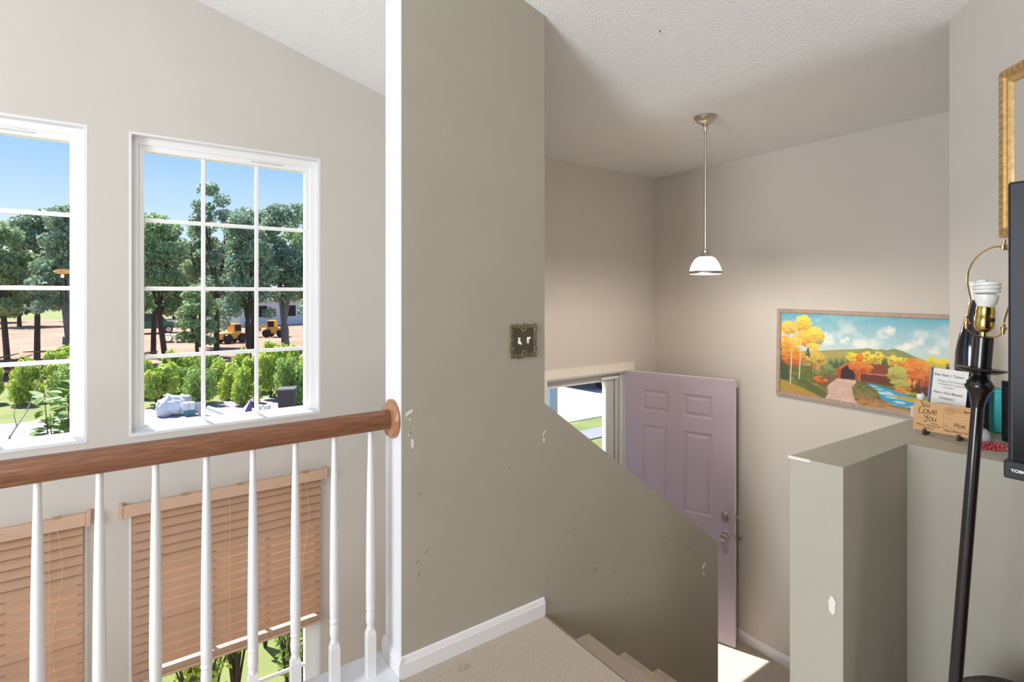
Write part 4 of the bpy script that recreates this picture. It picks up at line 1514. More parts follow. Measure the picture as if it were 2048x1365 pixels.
for k in range(4):
    m = MB()
    m.bbox((1.124, -0.73, 0.09 + 0.24 * k), (1.142, 0.04, 0.31 + 0.24 * k), 0.004)
    dw_ = m.build('drawer', BRW, ds)
    m = MB()
    m.lathe([(0.006, 0.0), (0.006, -0.012), (0.013, -0.02), (0.008, -0.026)], 14, (1.125, -0.345, 0.20 + 0.24 * k), axis=0)
    o = m.build('knob', STEEL, None, smooth=True)
    w_ = o.location.copy()
    o.parent = dw_
    o.location = w_ - Vector(ds.location)
for x in (1.17, 1.56):
    for y in (-0.72, 0.03):
        m = MB()
        m.cbox((x, y, 0.03), (0.05, 0.05, 0.06))
        m.build('leg', BRW, ds)

# ------------------------------------------------------------------ gold frame on the angled wall
# local x runs from the wall's free edge back towards the room, local z up, -y out of the wall
gf = empty('gold_picture_frame', (2.349, 0.489, 1.69), 'ornate gold picture frame on the angled wall above the television', 'picture frame', rot=(0, 0, R(-135)))
GW, GH = 0.72, 0.552
gp = [(0.0, 0.0), (0.0, 0.012), (0.004, 0.018), (0.016, 0.024), (0.028, 0.021), (0.032, 0.014), (0.036, 0.015), (0.044, 0.017), (0.050, 0.012), (0.054, 0.006), (0.054, 0.0)]
corner = [(0, 0), (GW, 0), (GW, GH), (0, GH)]
for k in range(4):
    m = MB()
    a = corner[k]; b_ = corner[(k + 1) % 4]
    inw = {0: ((1, 1), (-1, 1)), 1: ((-1, 1), (-1, -1)), 2: ((-1, -1), (1, -1)), 3: ((1, -1), (1, 1))}[k]
    n = len(gp)
    vs = [(a[0] + inw[0][0] * p[0], -p[1], a[1] + inw[0][1] * p[0]) for p in gp] + [(b_[0] + inw[1][0] * p[0], -p[1], b_[1] + inw[1][1] * p[0]) for p in gp]
    fs = [tuple(range(n)), tuple(range(2 * n - 1, n - 1, -1))] + [(i, n + i, n + (i + 1) % n, (i + 1) % n) for i in range(n)]
    m.add(vs, fs)
    mo = m.build('moulding', GOLD, gf, local=True)
    # carved notches along the outer bead
    m = MB()
    L = math.hypot(b_[0] - a[0], b_[1] - a[1])
    nn = int(L / 0.022)
    for q in range(1, nn):
        t_ = q / nn
        x, z = a[0] + (b_[0] - a[0]) * t_, a[1] + (b_[1] - a[1]) * t_
        if k in (1, 3):
            s = 1 if k == 3 else -1
            m.tube([(x + s * 0.007, -0.0195, z), (x + s * 0.016, -0.0240, z + 0.002), (x + s * 0.026, -0.0215, z + 0.005)], 0.0011, 5)
        else:
            s = 1 if k == 0 else -1
            m.tube([(x, -0.0195, z + s * 0.007), (x + 0.002, -0.0240, z + s * 0.016), (x + 0.005, -0.0215, z + s * 0.026)], 0.0011, 5)
    m.build('carving', mat('gold_carving_%d' % k, srgb(150, 108, 56), 0.5, metal=0.5), mo, local=True)
m = MB()
m.box((0.052, -0.005, 0.052), (GW - 0.052, -0.001, GH - 0.052))
m.build('linen_mat', mat('grey_linen', srgb(196, 190, 182), 0.9, var=0.12, vscale=120), gf, local=True)
m = MB()
m.box((0.14, -0.006, 0.13), (GW - 0.14, -0.005, GH - 0.13))
m.build('picture', mat('muted_print', srgb(150, 146, 130), 0.5, var=0.5, vscale=12), gf, local=True)

# ------------------------------------------------------------------ dark grey bag by the lamp
KNIT = mat('grey_knit', srgb(78, 74, 72), 0.95, var=0.4, vscale=160, bump=0.8, bscale=300)
BAGS = 0.905
bg_ = empty('fabric_bag', (1.640, 0.345, 0.0), 'dark grey ribbed fabric bag with a white tag, between lamp and half wall', 'bag', rot=(0, 0, R(-35)))
m = MB()
vs, fs = [], []
N = 40
prof = [(0.10, 0.07, 0.0), (0.118, 0.085, 0.02), (0.125, 0.09, 0.2), (0.122, 0.086, 0.42), (0.112, 0.078, 0.56), (0.085, 0.058, 0.622), (0.05, 0.032, 0.640), (0.005, 0.004, 0.643)]
for (a_, b_, h) in prof:
    for k in range(N):
        a = 2 * PI * k / N
        rr_ = 1 + 0.03 * math.sin(a * 9)
        vs.append((a_ * rr_ * math.cos(a), b_ * rr_ * math.sin(a), h + 0.006 * math.sin(a * 3 + 1) * (h > 0.4)))
fs = [(i * N + k, i * N + (k + 1) % N, (i + 1) * N + (k + 1) % N, (i + 1) * N + k) for i in range(len(prof) - 1) for k in range(N)] + [tuple(range(N - 1, -1, -1)), tuple((len(prof) - 1) * N + k for k in range(N))]
m.add(vs, fs)
m.build('body', KNIT, bg_, smooth=True, local=True)
m = MB()
for k in range(5):
    r_ = 0.02 + 0.018 * k
    m.tube([((r_ * math.cos(a * PI / 12)), 0.68 * r_ * math.sin(a * PI / 12), 0.643 - 0.012 * (k / 4) ** 2 * 2.2) for a in range(24)], 0.0055, 6, closed=True)
m.build('rib', KNIT, bg_, smooth=True, local=True)
m = MB()
m.hexa([(0.01, -0.055, 0.628), (0.06, -0.050, 0.624), (0.062, -0.03, 0.640), (0.012, -0.034, 0.644), (0.01, -0.055, 0.630), (0.06, -0.050, 0.626), (0.062, -0.03, 0.642), (0.012, -0.034, 0.646)])
m.build('white_tag', WHITE, bg_, local=True)

bg_.scale = (1, 1, BAGS)

# warm hanging lamp in the room behind (shows as a reflection in the window)
hl = empty('hanging_lamp', (-0.82, -1.8, 1.74), 'warm glass globe lamp hanging in the room opposite the windows', 'lamp')
m = MB()
m.tube([(-0.82, -1.8, ceil_z(-0.92) + 0.02), (-0.82, -1.8, 1.84)], 0.004, 8)
m.build('rod', STEEL, hl)
m = MB()
m.ball((-0.85, -1.8, 1.80), (0.09, 0.09, 0.035), 20, 10)
m.build('globe', mat('warm_globe', srgb(255, 226, 190), 0.4, emit=srgb(255, 190, 120), estr=16.0), hl, smooth=True)
light('hanging_lamp_offscreen', 'POINT', (-0.85, -1.8, 1.74), 6, (1.0, 0.7, 0.45), shadow_soft_size=0.02)

# ------------------------------------------------------------------ outdoors
GZ = -1.90
GRASS = mat('lawn_grass', srgb(96, 112, 58), 0.95, col2=srgb(124, 130, 78), vscale=1.2, bump=0.5, bscale=40, bdist=0.02)
DIRT = mat('tan_dirt', srgb(158, 128, 110), 0.95, col2=srgb(128, 98, 80), vscale=0.25, bump=0.6, bscale=3, bdist=0.1)
ASPH = mat('grey_asphalt', srgb(138, 135, 138), 0.9, var=0.15, vscale=3)
CONC = mat('pale_concrete', srgb(186, 186, 190), 0.85, var=0.06, vscale=0.6)
WALK = mat('grey_walkway', srgb(124, 127, 138), 0.85, var=0.1, vscale=2)
BARK = mat('dark_bark', srgb(82, 70, 62), 0.95, var=0.5, vscale=6, stretch=(4, 4, 1), bump=0.8, bscale=12, bdist=0.03)
BARKP = mat('pale_bark', srgb(128, 122, 122), 0.95, var=0.4, vscale=6, stretch=(4, 4, 1), bump=0.8, bscale=12, bdist=0.03)


def leaf_mat(name, c1, c2, tr=0.35):
    return mat(name, srgb(*c1), 0.5, col2=srgb(*c2), vscale=1.3, trans=tr)


LEAF_D = leaf_mat('leaf_dark', (112, 140, 112), (160, 182, 156))
LEAF_M = leaf_mat('leaf_mid', (120, 150, 104), (168, 188, 138))
LEAF_Y = leaf_mat('leaf_yellowgreen', (164, 190, 82), (204, 212, 104))
LEAF_B = leaf_mat('leaf_bush', (130, 164, 84), (176, 196, 112))
LEAF_G = leaf_mat('leaf_glossy', (80, 122, 62), (140, 168, 88))
LEAF_F = leaf_mat('leaf_far', (92, 116, 88), (120, 140, 108))

# lawn around the house, then road, verge and the dirt field
def slab(name, x0, x1, y0, y1, z, material, t=0.12):
    m_ = MB()
    m_.box((x0, y0, z - t), (x1, y1, z))
    return m_.build(name, material, kind='structure')


slab('ground_lawn', -60, 90, 3.7, 150, GZ - 0.02, GRASS, 0.3)
slab('ground_road', -40, 5.2, 11.8, 19.0, GZ, ASPH, 0.1)
slab('ground_driveway', 6.2, 60, 10.6, 40, GZ, CONC, 0.1)
slab('ground_walkway', 6.6, 60, 9.05, 9.75, GZ + 0.004, WALK, 0.1)
slab('ground_dirt_field', -60, 60, 26.5, 95, GZ + 0.02, DIRT, 0.1)
m = MB()
m.bbox((2.2, 3.30, GZ - 0.1), (3.9, 4.9, -1.26), 0.01).bbox((2.2, 4.9, GZ - 0.1), (3.9, 5.2, -1.45), 0.01).bbox((2.2, 5.2, GZ - 0.1), (3.9, 5.5, -1.65), 0.01)
m.build('ground_stoop', CONC, kind='structure')


def leaves(name, blobs, n, size, material, seed, shell=0.55, aspect=1.6, up=0.25):
    """a cloud of small leaf blades filling ellipsoid blobs: (x, y, z, rx, ry, rz)"""
    g = np.random.default_rng(seed)
    wts = np.array([b_[3] * b_[4] * b_[5] for b_ in blobs]) ** 0.7
    wts /= wts.sum()
    pick = g.choice(len(blobs), n, p=wts)
    B = np.array(blobs)[pick]
    d = g.normal(size=(n, 3))
    d /= np.linalg.norm(d, axis=1)[:, None]
    r_ = (shell + (1 - shell) * g.random(n) ** 0.6)[:, None]
    c = B[:, :3] + d * r_ * B[:, 3:]
    nrm = g.normal(size=(n, 3)) + d * 0.6 + np.array([0, 0, up])
    nrm /= np.linalg.norm(nrm, axis=1)[:, None]
    t1 = np.cross(nrm, g.normal(size=(n, 3)))
    t1 /= np.linalg.norm(t1, axis=1)[:, None]
    t2 = np.cross(nrm, t1)
    s = (size * g.uniform(0.6, 1.3, n))[:, None]
    a = c + t1 * s * aspect * 0.5
    b_ = c + t2 * s * 0.5 - t1 * s * 0.1
    cc = c - t1 * s * aspect * 0.5
    dd = c - t2 * s * 0.5 - t1 * s * 0.1
    vs = np.stack([a, b_, cc, dd], 1).reshape(-1, 3)
    fs = np.arange(4 * n).reshape(-1, 4)
    me_ = bpy.data.meshes.new(name)
    me_.from_pydata(vs.tolist(), [], fs.tolist())
    me_.materials.append(material)
    return me_


def add_mesh(name, me_, parent, kind=None):
    o_ = bpy.data.objects.new(name, me_)
    C.objects.link(o_)
    o_.parent = parent
    if kind:
        o_['kind'] = kind
    return o_


def tree_proto(seed, h, spread, crown0, fork, leafm, barkm, n, lsize, trunk_r, sparse=False, lean=0.0, bs=1.0):
    """returns trunk mesh-object builder and crown mesh; base at the origin"""
    g = random.Random(seed)
    m_ = MB()
    top = Vector((lean, 0, fork))
    m_.tube([(0, 0, -0.1), (0.02, 0, 0.12), (lean * .4, 0, fork * .5), top], [trunk_r * 1.5, trunk_r * 1.1, trunk_r, trunk_r * .95], 9)
    blobs = []
    nb = 7 if not sparse else 6
    for k in range(nb):
        a = 2 * PI * k / nb + g.uniform(-.3, .3)
        rr_ = spread * g.uniform(.35, .75)
        hh = crown0 + (h - crown0) * g.uniform(.25, .8)
        e = Vector((lean + rr_ * math.cos(a), rr_ * math.sin(a), hh))
        mid = top.lerp(e, .5) + Vector((0, 0, 0.25 * (h - fork) * .4))
        m_.tube([top - Vector((0, 0, .1)), mid, e], [trunk_r * .6, trunk_r * .35, trunk_r * .12], 7)
        for q in range(2):
            e2 = e + Vector((g.uniform(-1, 1), g.uniform(-1, 1), g.uniform(.2, 1))) * spread * .3
            m_.tube([mid, mid.lerp(e2, .6), e2], [trunk_r * .25, trunk_r * .16, trunk_r * .06], 5)
            s_ = spread * bs * g.uniform(.22, .36) * (0.7 if sparse else 1)
            blobs.append((e2.x, e2.y, e2.z, s_, s_, s_ * .75))
        s_ = spread * bs * g.uniform(.32, .48) * (0.65 if sparse else 1)
        blobs.append((e.x, e.y, e.z, s_, s_, s_ * .8))
    for k in range(5):
        s_ = spread * bs * g.uniform(.3, .42) * (0.6 if sparse else 1)
        blobs.append((lean + g.uniform(-.4, .4) * spread, g.uniform(-.4, .4) * spread, h - s_ * g.uniform(.7, 1.6), s_, s_, s_ * .8))
    if not sparse:
        for k in range(16):
            a = g.uniform(0, 2 * PI)
            rr_ = spread * g.uniform(.25, .85)
            s_ = spread * bs * g.uniform(.2, .34)
            blobs.append((lean + rr_ * math.cos(a), rr_ * math.sin(a), g.uniform(crown0 + .25, h * .66), s_, s_, s_ * .75))
    else:
        for k in range(7):
            a = g.uniform(0, 2 * PI)
            rr_ = spread * g.uniform(.1, .6)
            s_ = spread * bs * g.uniform(.22, .32)
            blobs.append((rr_ * math.cos(a), rr_ * math.sin(a), g.uniform(1.6, h * .6), s_, s_, s_ * 1.1))
    crown = leaves('foliage', blobs, n, lsize, leafm, seed, shell=0.35)
    return m_, crown, barkm


protos = [
    tree_proto(1, 7.4, 1.3, 2.3, 2.2, LEAF_D, BARK, 9500, 0.115, 0.13, lean=0.08, bs=1.3),
    tree_proto(2, 7.6, 1.25, 2.5, 2.6, LEAF_M, BARK, 9500, 0.115, 0.12, lean=-0.25, bs=1.3),
    tree_proto(3, 8.6, 1.5, 3.0, 2.6, LEAF_D, BARK, 5200, 0.11, 0.12, sparse=True, bs=1.2),
    tree_proto(4, 7.8, 1.35, 2.7, 1.7, LEAF_D, BARKP, 10500, 0.12, 0.21, lean=-0.12, bs=1.3),
]
labels = ['dark leafy tree at the field edge with a straight trunk',
          'green leafy tree at the field edge with a leaning trunk',
          'tall thin-crowned tree standing above its neighbours at the field edge',
          'broad leafy tree with thick pale forked trunk at the field edge']
tree_roots = [None] * 4


def extent(me_):
    v_ = np.array([p.co[:] for p in me_.vertices])
    return np.hypot(v_[:, 0], v_[:, 1]).max(), v_[:, 2].max()


def plant_tree(kind, x, y, rot, rad, height):
    """one tree whose crown reaches the given radius and height"""
    r0, h0 = extent(protos[kind][1])
    sc_ = (rad / r0, rad / r0, height / h0)
    if tree_roots[kind] is None:
        r_ = empty('field_edge_tree', (x, y, GZ), labels[kind], 'tree', 'trees along the field edge, kind %d' % (kind + 1), rot=(0, 0, rot))
        m_, crown, barkm = protos[kind]
        m_.build('trunk', barkm, r_, smooth=True, local=True)
        add_mesh('foliage', crown, r_, 'stuff')
        tree_roots[kind] = r_
        r_.scale = sc_
        return r_
    return copy_tree(tree_roots[kind], (x, y, GZ), rot, sc_)


def px_xy(px, d):
    r_ = (px - 1024) / 1050 * d
    return (0.8181 * r_ + 0.5750 * d, -0.5750 * r_ + 0.8181 * d)


for (px, d, kind, rot, rad, height) in [
        (398, 21.6, 1, 5.2, 1.13, 3.9), (498, 24.5, 0, 2.2, 1.77, 7.3), (331, 24.1, 1, 0.0, 1.76, 7.2), (134, 22.8, 3, 2.0, 1.74, 7.4), (572, 28.25, 3, 0.4, 1.82, 8.4),
        (433, 28.25, 2, 1.1, 1.82, 9.4), (15, 23.75, 1, 1.2, 1.75, 6.8), (612, 32.0, 1, 2.0, 1.88, 9.0), (262, 26.5, 1, 3.0, 1.80, 7.5), (306, 30.0, 0, 0.3, 1.85, 8.1),
        (197, 30.75, 0, 4.0, 1.86, 8.2), (74, 27.0, 0, 5.0, 1.80, 7.9), (-40, 27.75, 0, 2.6, 1.81, 6.6), (655, 24.0, 0, 1.0, 1.76, 7.6), (-108, 29.25, 1, 2.2, 1.84, 7.3),
        (505, 33.0, 0, 0.9, 1.89, 9.0), (400, 34.0, 1, 4.4, 1.91, 8.6)]:
    x, y = px_xy(px, d)
    plant_tree(kind, x, y, rot, rad, height)

# far woods beyond the dirt field
far_m, far_c, _b = tree_proto(9, 9.0, 4.2, 1.6, 2.2, LEAF_F, BARK, 3200, 0.42, 0.22)
far_root = None
for k in range(15):
    # two staggered rows, crowns clear of each other
    x = -30 + 9.6 * (k // 2) + (4.8 if k % 2 else 0.0)
    y = 88.5 if k % 2 else 76.0
    if far_root is None:
        far_root = empty('distant_tree', (x, y, GZ), 'distant tree of the woods beyond the dirt field', 'tree', 'woods beyond the dirt field')
        far_root.scale = (0.84, 0.84, 0.95)
        far_m.build('trunk', BARK, far_root, smooth=True, local=True)
        add_mesh('foliage', far_c, far_root, 'stuff')
    else:
        sv = random.uniform(.78, .86)
        copy_tree(far_root, (x, y, GZ), random.uniform(0, 6), (sv, sv, sv * random.uniform(1.0, 1.25)))


# shrubs along the road
def shrub_proto(seed, w_, h, leafm, n, ls):
    g = random.Random(seed)
    m_ = MB()
    blobs = []
    for k in range(9):
        a = g.uniform(0, 2 * PI)
        rr_ = w_ * g.uniform(.1, .75)
        hh = h * g.uniform(.45, .92)
        e = Vector((rr_ * math.cos(a), rr_ * math.sin(a), hh))
        m_.tube([(0.1 * math.cos(a), 0.1 * math.sin(a), -0.05), e * .5 + Vector((0, 0, .1)), e], [0.02, 0.014, 0.006], 5)
        s_ = w_ * g.uniform(.25, .4)
        blobs.append((e.x, e.y, e.z - .1, s_, s_, s_ * .9))
        blobs.append((e.x * 1.1, e.y * 1.1, max(.2, e.z * .5), s_ * 1.1, s_ * 1.1, s_))
    return m_, leaves('foliage', blobs, n, ls, leafm, seed, shell=0.3, aspect=2.2, up=0.5)


sh = [shrub_proto(21, 0.95, 1.25, LEAF_Y, 2600, 0.085), shrub_proto(22, 1.0, 1.15, LEAF_B, 2600, 0.085), shrub_proto(23, 0.8, 1.5, LEAF_Y, 2400, 0.085)]
shl = ['yellow-green roadside shrub with a rounded crown', 'mid-green roadside shrub, low and spreading', 'upright yellow-green roadside shrub, taller than wide']
sh_roots = [None] * 3
g = random.Random(77)


def shrub(kind, x, y, rot, rad, hs):
    r0, h0 = extent(sh[kind][1])
    sc_ = (rad / r0, rad / r0, hs)
    if sh_roots[kind] is None:
        r_ = empty('roadside_shrub', (x, y, GZ), shl[kind], 'shrub', 'shrubs along the road, kind %d' % (kind + 1), rot=(0, 0, rot))
        sh[kind][0].build('stem', BARK, r_, local=True)
        add_mesh('foliage', sh[kind][1], r_, 'stuff')
        r_.scale = sc_
        sh_roots[kind] = r_
    else:
        copy_tree(sh_roots[kind], (x, y, GZ), rot, sc_)


# staggered rows between the road edge and the trees
kinds = [0, 1, 0, 1, 2, 0, 1, 0, 2, 0, 2]
n_sh = 0
for row, d in enumerate((16.35, 17.45, 18.55, 19.65)):
    step = 1.37 * 1050 / d
    px = 668 - (row % 2) * step / 2
    for k in range(8 if row else 9):
        x, y = px_xy(px, d)
        shrub(kinds[n_sh % 11], x, y, g.uniform(0, 6.28), 0.655, g.uniform(.85, 1.05) * (1.2 if px > 520 else 0.95) * (1 + 0.05 * row))
        n_sh += 1
        px -= step

# brush heap of cut branches in front of the left trees
for px, d in ((-115, 21.2), (60, 21.2), (235, 21.2)):
    x, y = px_xy(px, d)
    gg = random.Random(int(px))
    m = MB()
    for k in range(46):
        a = gg.uniform(0, PI)
        L = gg.uniform(.6, 1.4)
        c = Vector((x + max(-.95, min(.95, gg.gauss(0, .6))), y + max(-.35, min(.35, gg.gauss(0, .25))), GZ + min(1.0, abs(gg.gauss(.35, .3))) + .06))
        dv = Vector((math.cos(a), math.sin(a) * .45, gg.uniform(-.15, .25))) * L / 2
        m.tube([c - dv, c + Vector((0, 0, gg.uniform(-.05, .12))), c + dv], [0.05, 0.04, 0.015], 5)
    m.build('brush_pile', mat('cut_wood_%d' % px, srgb(150, 116, 96), 0.9, var=0.5, vscale=3), label='heap of cut brown branches lying below the trees', cat='brush pile', group='heaps of cut branches')

# leafy young tree close outside the left window
def big_leaf_plant(name, x, y, h, n, seed, label, ls, spread, matl, cat='plant', hmin=0.35):
    gg = random.Random(seed)
    r_ = empty(name, (x, y, GZ), label, cat)
    m_ = MB()
    lf = MB()
    for k in range(n):
        a = gg.uniform(0, 6.28)
        hh = h * gg.uniform(.8, 1.0)
        tip = Vector((spread * gg.uniform(.3, 1) * math.cos(a), spread * gg.uniform(.3, 1) * math.sin(a), hh))
        mid = tip * .5 + Vector((0, 0, .15))
        m_.tube([(0, 0, -.05), mid, tip], [.012, .008, .003], 5)
        for q in range(26):
            t_ = gg.uniform(hmin, 1.0)
            base = (mid * 2 * t_ if t_ < .5 else mid.lerp(tip, (t_ - .5) * 2))
            d_ = Vector((gg.uniform(-1, 1), gg.uniform(-1, 1), gg.uniform(-.5, .6))).normalized()
            sd_ = d_.cross(Vector((0, 0, 1))).normalized()
            up_ = sd_.cross(d_)
            L = ls * gg.uniform(.7, 1.3)
            W_ = L * .3
            b0 = base + d_ * .02
            lf.add([b0, b0 + d_ * L * .3 + sd_ * W_ + up_ * .008, b0 + d_ * L * .7 + sd_ * W_ * .8, b0 + d_ * L - up_ * .02, b0 + d_ * L * .7 - sd_ * W_ * .8, b0 + d_ * L * .3 - sd_ * W_ + up_ * .008,
                    b0 + d_ * L * .5 - up_ * .012], [(0, 1, 6), (1, 2, 6), (2, 3, 6), (3, 4, 6), (4, 5, 6), (5, 0, 6)])
    m_.build('stem', BARK, r_, local=True)
    lo = lf.build('foliage', matl, r_, local=True)
    lo['kind'] = 'stuff'
    return r_


x, y = px_xy(128, 5.0)
big_leaf_plant('young_tree', x, y, 2.58, 13, 4, 'young tree with large glossy leaves just outside the left window', 0.125, 0.27, LEAF_G, 'tree', hmin=0.76)
x0_, y0_ = px_xy(20, 5.2)
x1_, y1_ = px_xy(84, 5.6)
m = MB()
m.tube([(x0_ - .25, y0_ - 1.0, GZ), (x0_, y0_, 0.10), ((x0_ + x1_) / 2, (y0_ + y1_) / 2, 0.30), (x1_, y1_, 0.66)], [.02, .010, .007, .003], 6)
m.tube([((x0_ * .8 + x1_ * .2), (y0_ * .8 + y1_ * .2), 0.18), (x0_ * .85 + x1_ * .15, y0_, 0.30), (x0_ * .8 + x1_ * .2, y0_, 0.42)], [.006, .004, .002], 5)
m.build('bare_branch', mat('grey_twig', srgb(168, 158, 152), 0.9), label='bare grey forked branch rising beside the young tree', cat='branch')

# planting bed right below the lower windows
bed = [(-0.95 + 0.64 * (k % 6) + (0.30 if (k // 6) % 2 else 0.0), 4.30 + 0.62 * (k // 6), 1.15 + 0.05 * (k % 4), 31 + k) for k in range(16)]
for (x, y, h, sd_) in bed:
    big_leaf_plant('garden_shrub', x, y, h, 20, sd_, 'leafy garden shrub growing right below the lower windows', 0.05, 0.255, LEAF_Y if sd_ % 2 else LEAF_B, 'shrub', hmin=0.3)['group'] = 'shrubs below the lower windows'

# rubbish put out along the road
x, y = px_xy(340, 14.85)
rbg = MB()
bm = bmesh.new()
bmesh.ops.create_icosphere(bm, subdivisions=4, radius=1)
for v in bm.verts:
    c = v.co
    k = 1 + 0.10 * math.sin(7 * c.x + 3 * c.z) + 0.07 * math.sin(11 * c.y - 5 * c.x) + 0.05 * math.sin(17 * c.z + 9 * c.x)
    v.co = Vector((c.x * 0.30 * k * (1.15 - 0.3 * c.z), c.y * 0.28 * k, max(c.z, -0.75) * 0.33 * k + 0.24))
rbg.frombm(bm, Matrix.Translation((x, y, GZ)))
BAGW = mat('white_bag_plastic', srgb(228, 232, 238), 0.35, bump=0.5, bscale=14, bdist=0.03)
rb_o = rbg.build('rubbish_bag', BAGW, smooth=True, label='bulging white rubbish bag slumped on the road edge', cat='rubbish bag', auto=60)
x2, y2 = px_xy(369, 15.35)
m = MB()
bm = bmesh.new()
bmesh.ops.create_icosphere(bm, subdivisions=3, radius=1)
for v in bm.verts:
    c = v.co
    k = 1 + 0.12 * math.sin(6 * c.x + 4 * c.z)
    v.co = Vector((c.x * 0.20 * k, c.y * 0.18, max(c.z, -.8) * 0.27 * k + 0.21))
m.frombm(bm, Matrix.Translation((x2, y2 + .15, GZ)))
m.build('rubbish_bag', mat('grey_bag', srgb(196, 188, 190), 0.5), smooth=True, label='greyish rubbish bag behind the stacked box and crate', cat='rubbish bag', auto=60)
x, y = px_xy(379, 14.85)
m = MB()
m.bbox((x - .13, y - .12, GZ), (x + .13, y + .12, GZ + .15), .01)
tcr = m.build('teal_crate', mat('teal_crate_plastic', srgb(72, 140, 150), 0.5), label='low teal crate beneath a white box by the road', cat='crate')
m = MB()
m.box((x - .11, y - .10, GZ + .149), (x + .11, y + .10, GZ + .153))
m.build('lid', mat('teal_lid', srgb(60, 120, 130), 0.5), tcr)
m = MB()
m.bbox((x - .16, y - .11, GZ + .152), (x + .12, y + .11, GZ + .36), .01)
wb_ = m.build('white_box', mat('white_carton', srgb(226, 228, 236), 0.6), label='white carton resting on a teal crate', cat='box')
m = MB()
m.box((x - .03, y - .112, GZ + .152), (x - .01, y + .112, GZ + .3605))
m.build('tape', mat('carton_tape', srgb(190, 180, 160), 0.4), wb_)
x, y = px_xy(395, 15.3)
m = MB()
m.lathe([(.09, 0), (.12, .02), (.13, .22), (.12, .25), (.10, .25), (.10, .2)], 20, (x, y, GZ))
pot_ = m.build('plant_pot', mat('pale_blue_pot', srgb(140, 170, 196), 0.5), smooth=True, label='pale blue pot beside the teal crate', cat='pot')
x, y = px_xy(404, 14.8)
m = MB()
for k in range(6):
    m.tube([(x + .03 * k - .08, y, GZ), (x + .03 * k - .08 + .02 * (k % 3 - 1), y + .02 * (k % 2), GZ + .34 + .04 * (k % 3))], .016, 6)
m.build('stick_bundle', mat('pale_sticks', srgb(206, 190, 172), 0.8), label='bundle of short pale sticks standing beside the pot', cat='sticks')
xa, ya = px_xy(416, 14.6)
xb, yb = px_xy(474, 14.3)
m = MB()
m.tube([(xa, ya, GZ + .26), ((xa + xb) / 2, (ya + yb) / 2, GZ + .15), (xb, yb, GZ + .05)], .055, 12)
m.build('white_pipe', WHITE, smooth=True, label='long white pipe lying along the road edge', cat='pipe')
x, y = px_xy(492, 14.9)
um = empty('folded_umbrella', (x, y, GZ), 'folded purple and green umbrella leaning beside the road', 'umbrella', rot=(R(6), R(20), R(-35)))
m = MB()
m.tube([(0, 0, 0), (0, 0, .52)], .012, 8)
m.build('shaft', DARK, um, local=True)
for k, c in enumerate([(150, 120, 170), (60, 110, 70), (206, 190, 206), (96, 90, 150)]):
    m = MB()
    a = k * PI / 2
    m.add([(0, 0, .5), (.17 * math.cos(a), .17 * math.sin(a), .05), (.12 * math.cos(a + .8), .12 * math.sin(a + .8), .02), (.17 * math.cos(a + 1.57), .17 * math.sin(a + 1.57), .05)], [(0, 1, 2), (0, 2, 3)])
    m.build('cloth_panel', mat('umbrella_cloth_%d' % k, srgb(*c), 0.7), um, local=True)
for px, lab in ((534, 'white bucket standing clear beside the dark bin'), (518, 'second white bucket, on the far side from the dark bin')):
    x, y = px_xy(px, 14.9)
    bk = empty('white_bucket', (x, y, GZ), lab, 'bucket', 'white buckets by the road')
    m = MB()
    m.lathe([(.075, 0), (.08, .01), (.09, .25), (.096, .252), (.096, .27), (.086, .27), (.08, .05)], 20)
    m.build('body', WHITE, bk, smooth=True, local=True)
    m = MB()
    m.tube([(.096 * math.cos(a * PI / 8), .02, .25 - .10 * math.sin(a * PI / 8)) for a in range(9)], .003, 5)
    m.build('handle', STEEL, bk, local=True)
x, y = px_xy(574, 15.1)
bn = empty('wheeled_bin', (x, y, GZ), 'dark brown wheeled bin with flat lid standing at the shrubs', 'bin', rot=(0, 0, R(-20)))
BIN = mat('dark_bin_plastic', srgb(66, 58, 60), 0.5)
m = MB()
m.hexa([(-.19, -.19, .04), (.19, -.19, .04), (.19, .19, .04), (-.19, .19, .04), (-.23, -.23, .68), (.23, -.23, .68), (.23, .23, .68), (-.23, .23, .68)])
m.build('body', BIN, bn, local=True)
m = MB()
m.bbox((-.245, -.25, .68), (.245, .26, .725), .012)
m.build('lid', mat('grey_bin_lid', srgb(98, 96, 104), 0.4), bn, local=True)
for s in (-1, 1):
    m = MB()
    m.lathe([(.07, -.02), (.07, .02)], 18, (s * .20, .18, .07), axis=0)
    m.build('wheel', BLACKP, bn, local=True)
m = MB()
m.tube([(-.2, .26, .64), (-.2, .31, .66), (.2, .31, .66), (.2, .26, .64)], .014, 6)
m.build('handle', BIN, bn, local=True)


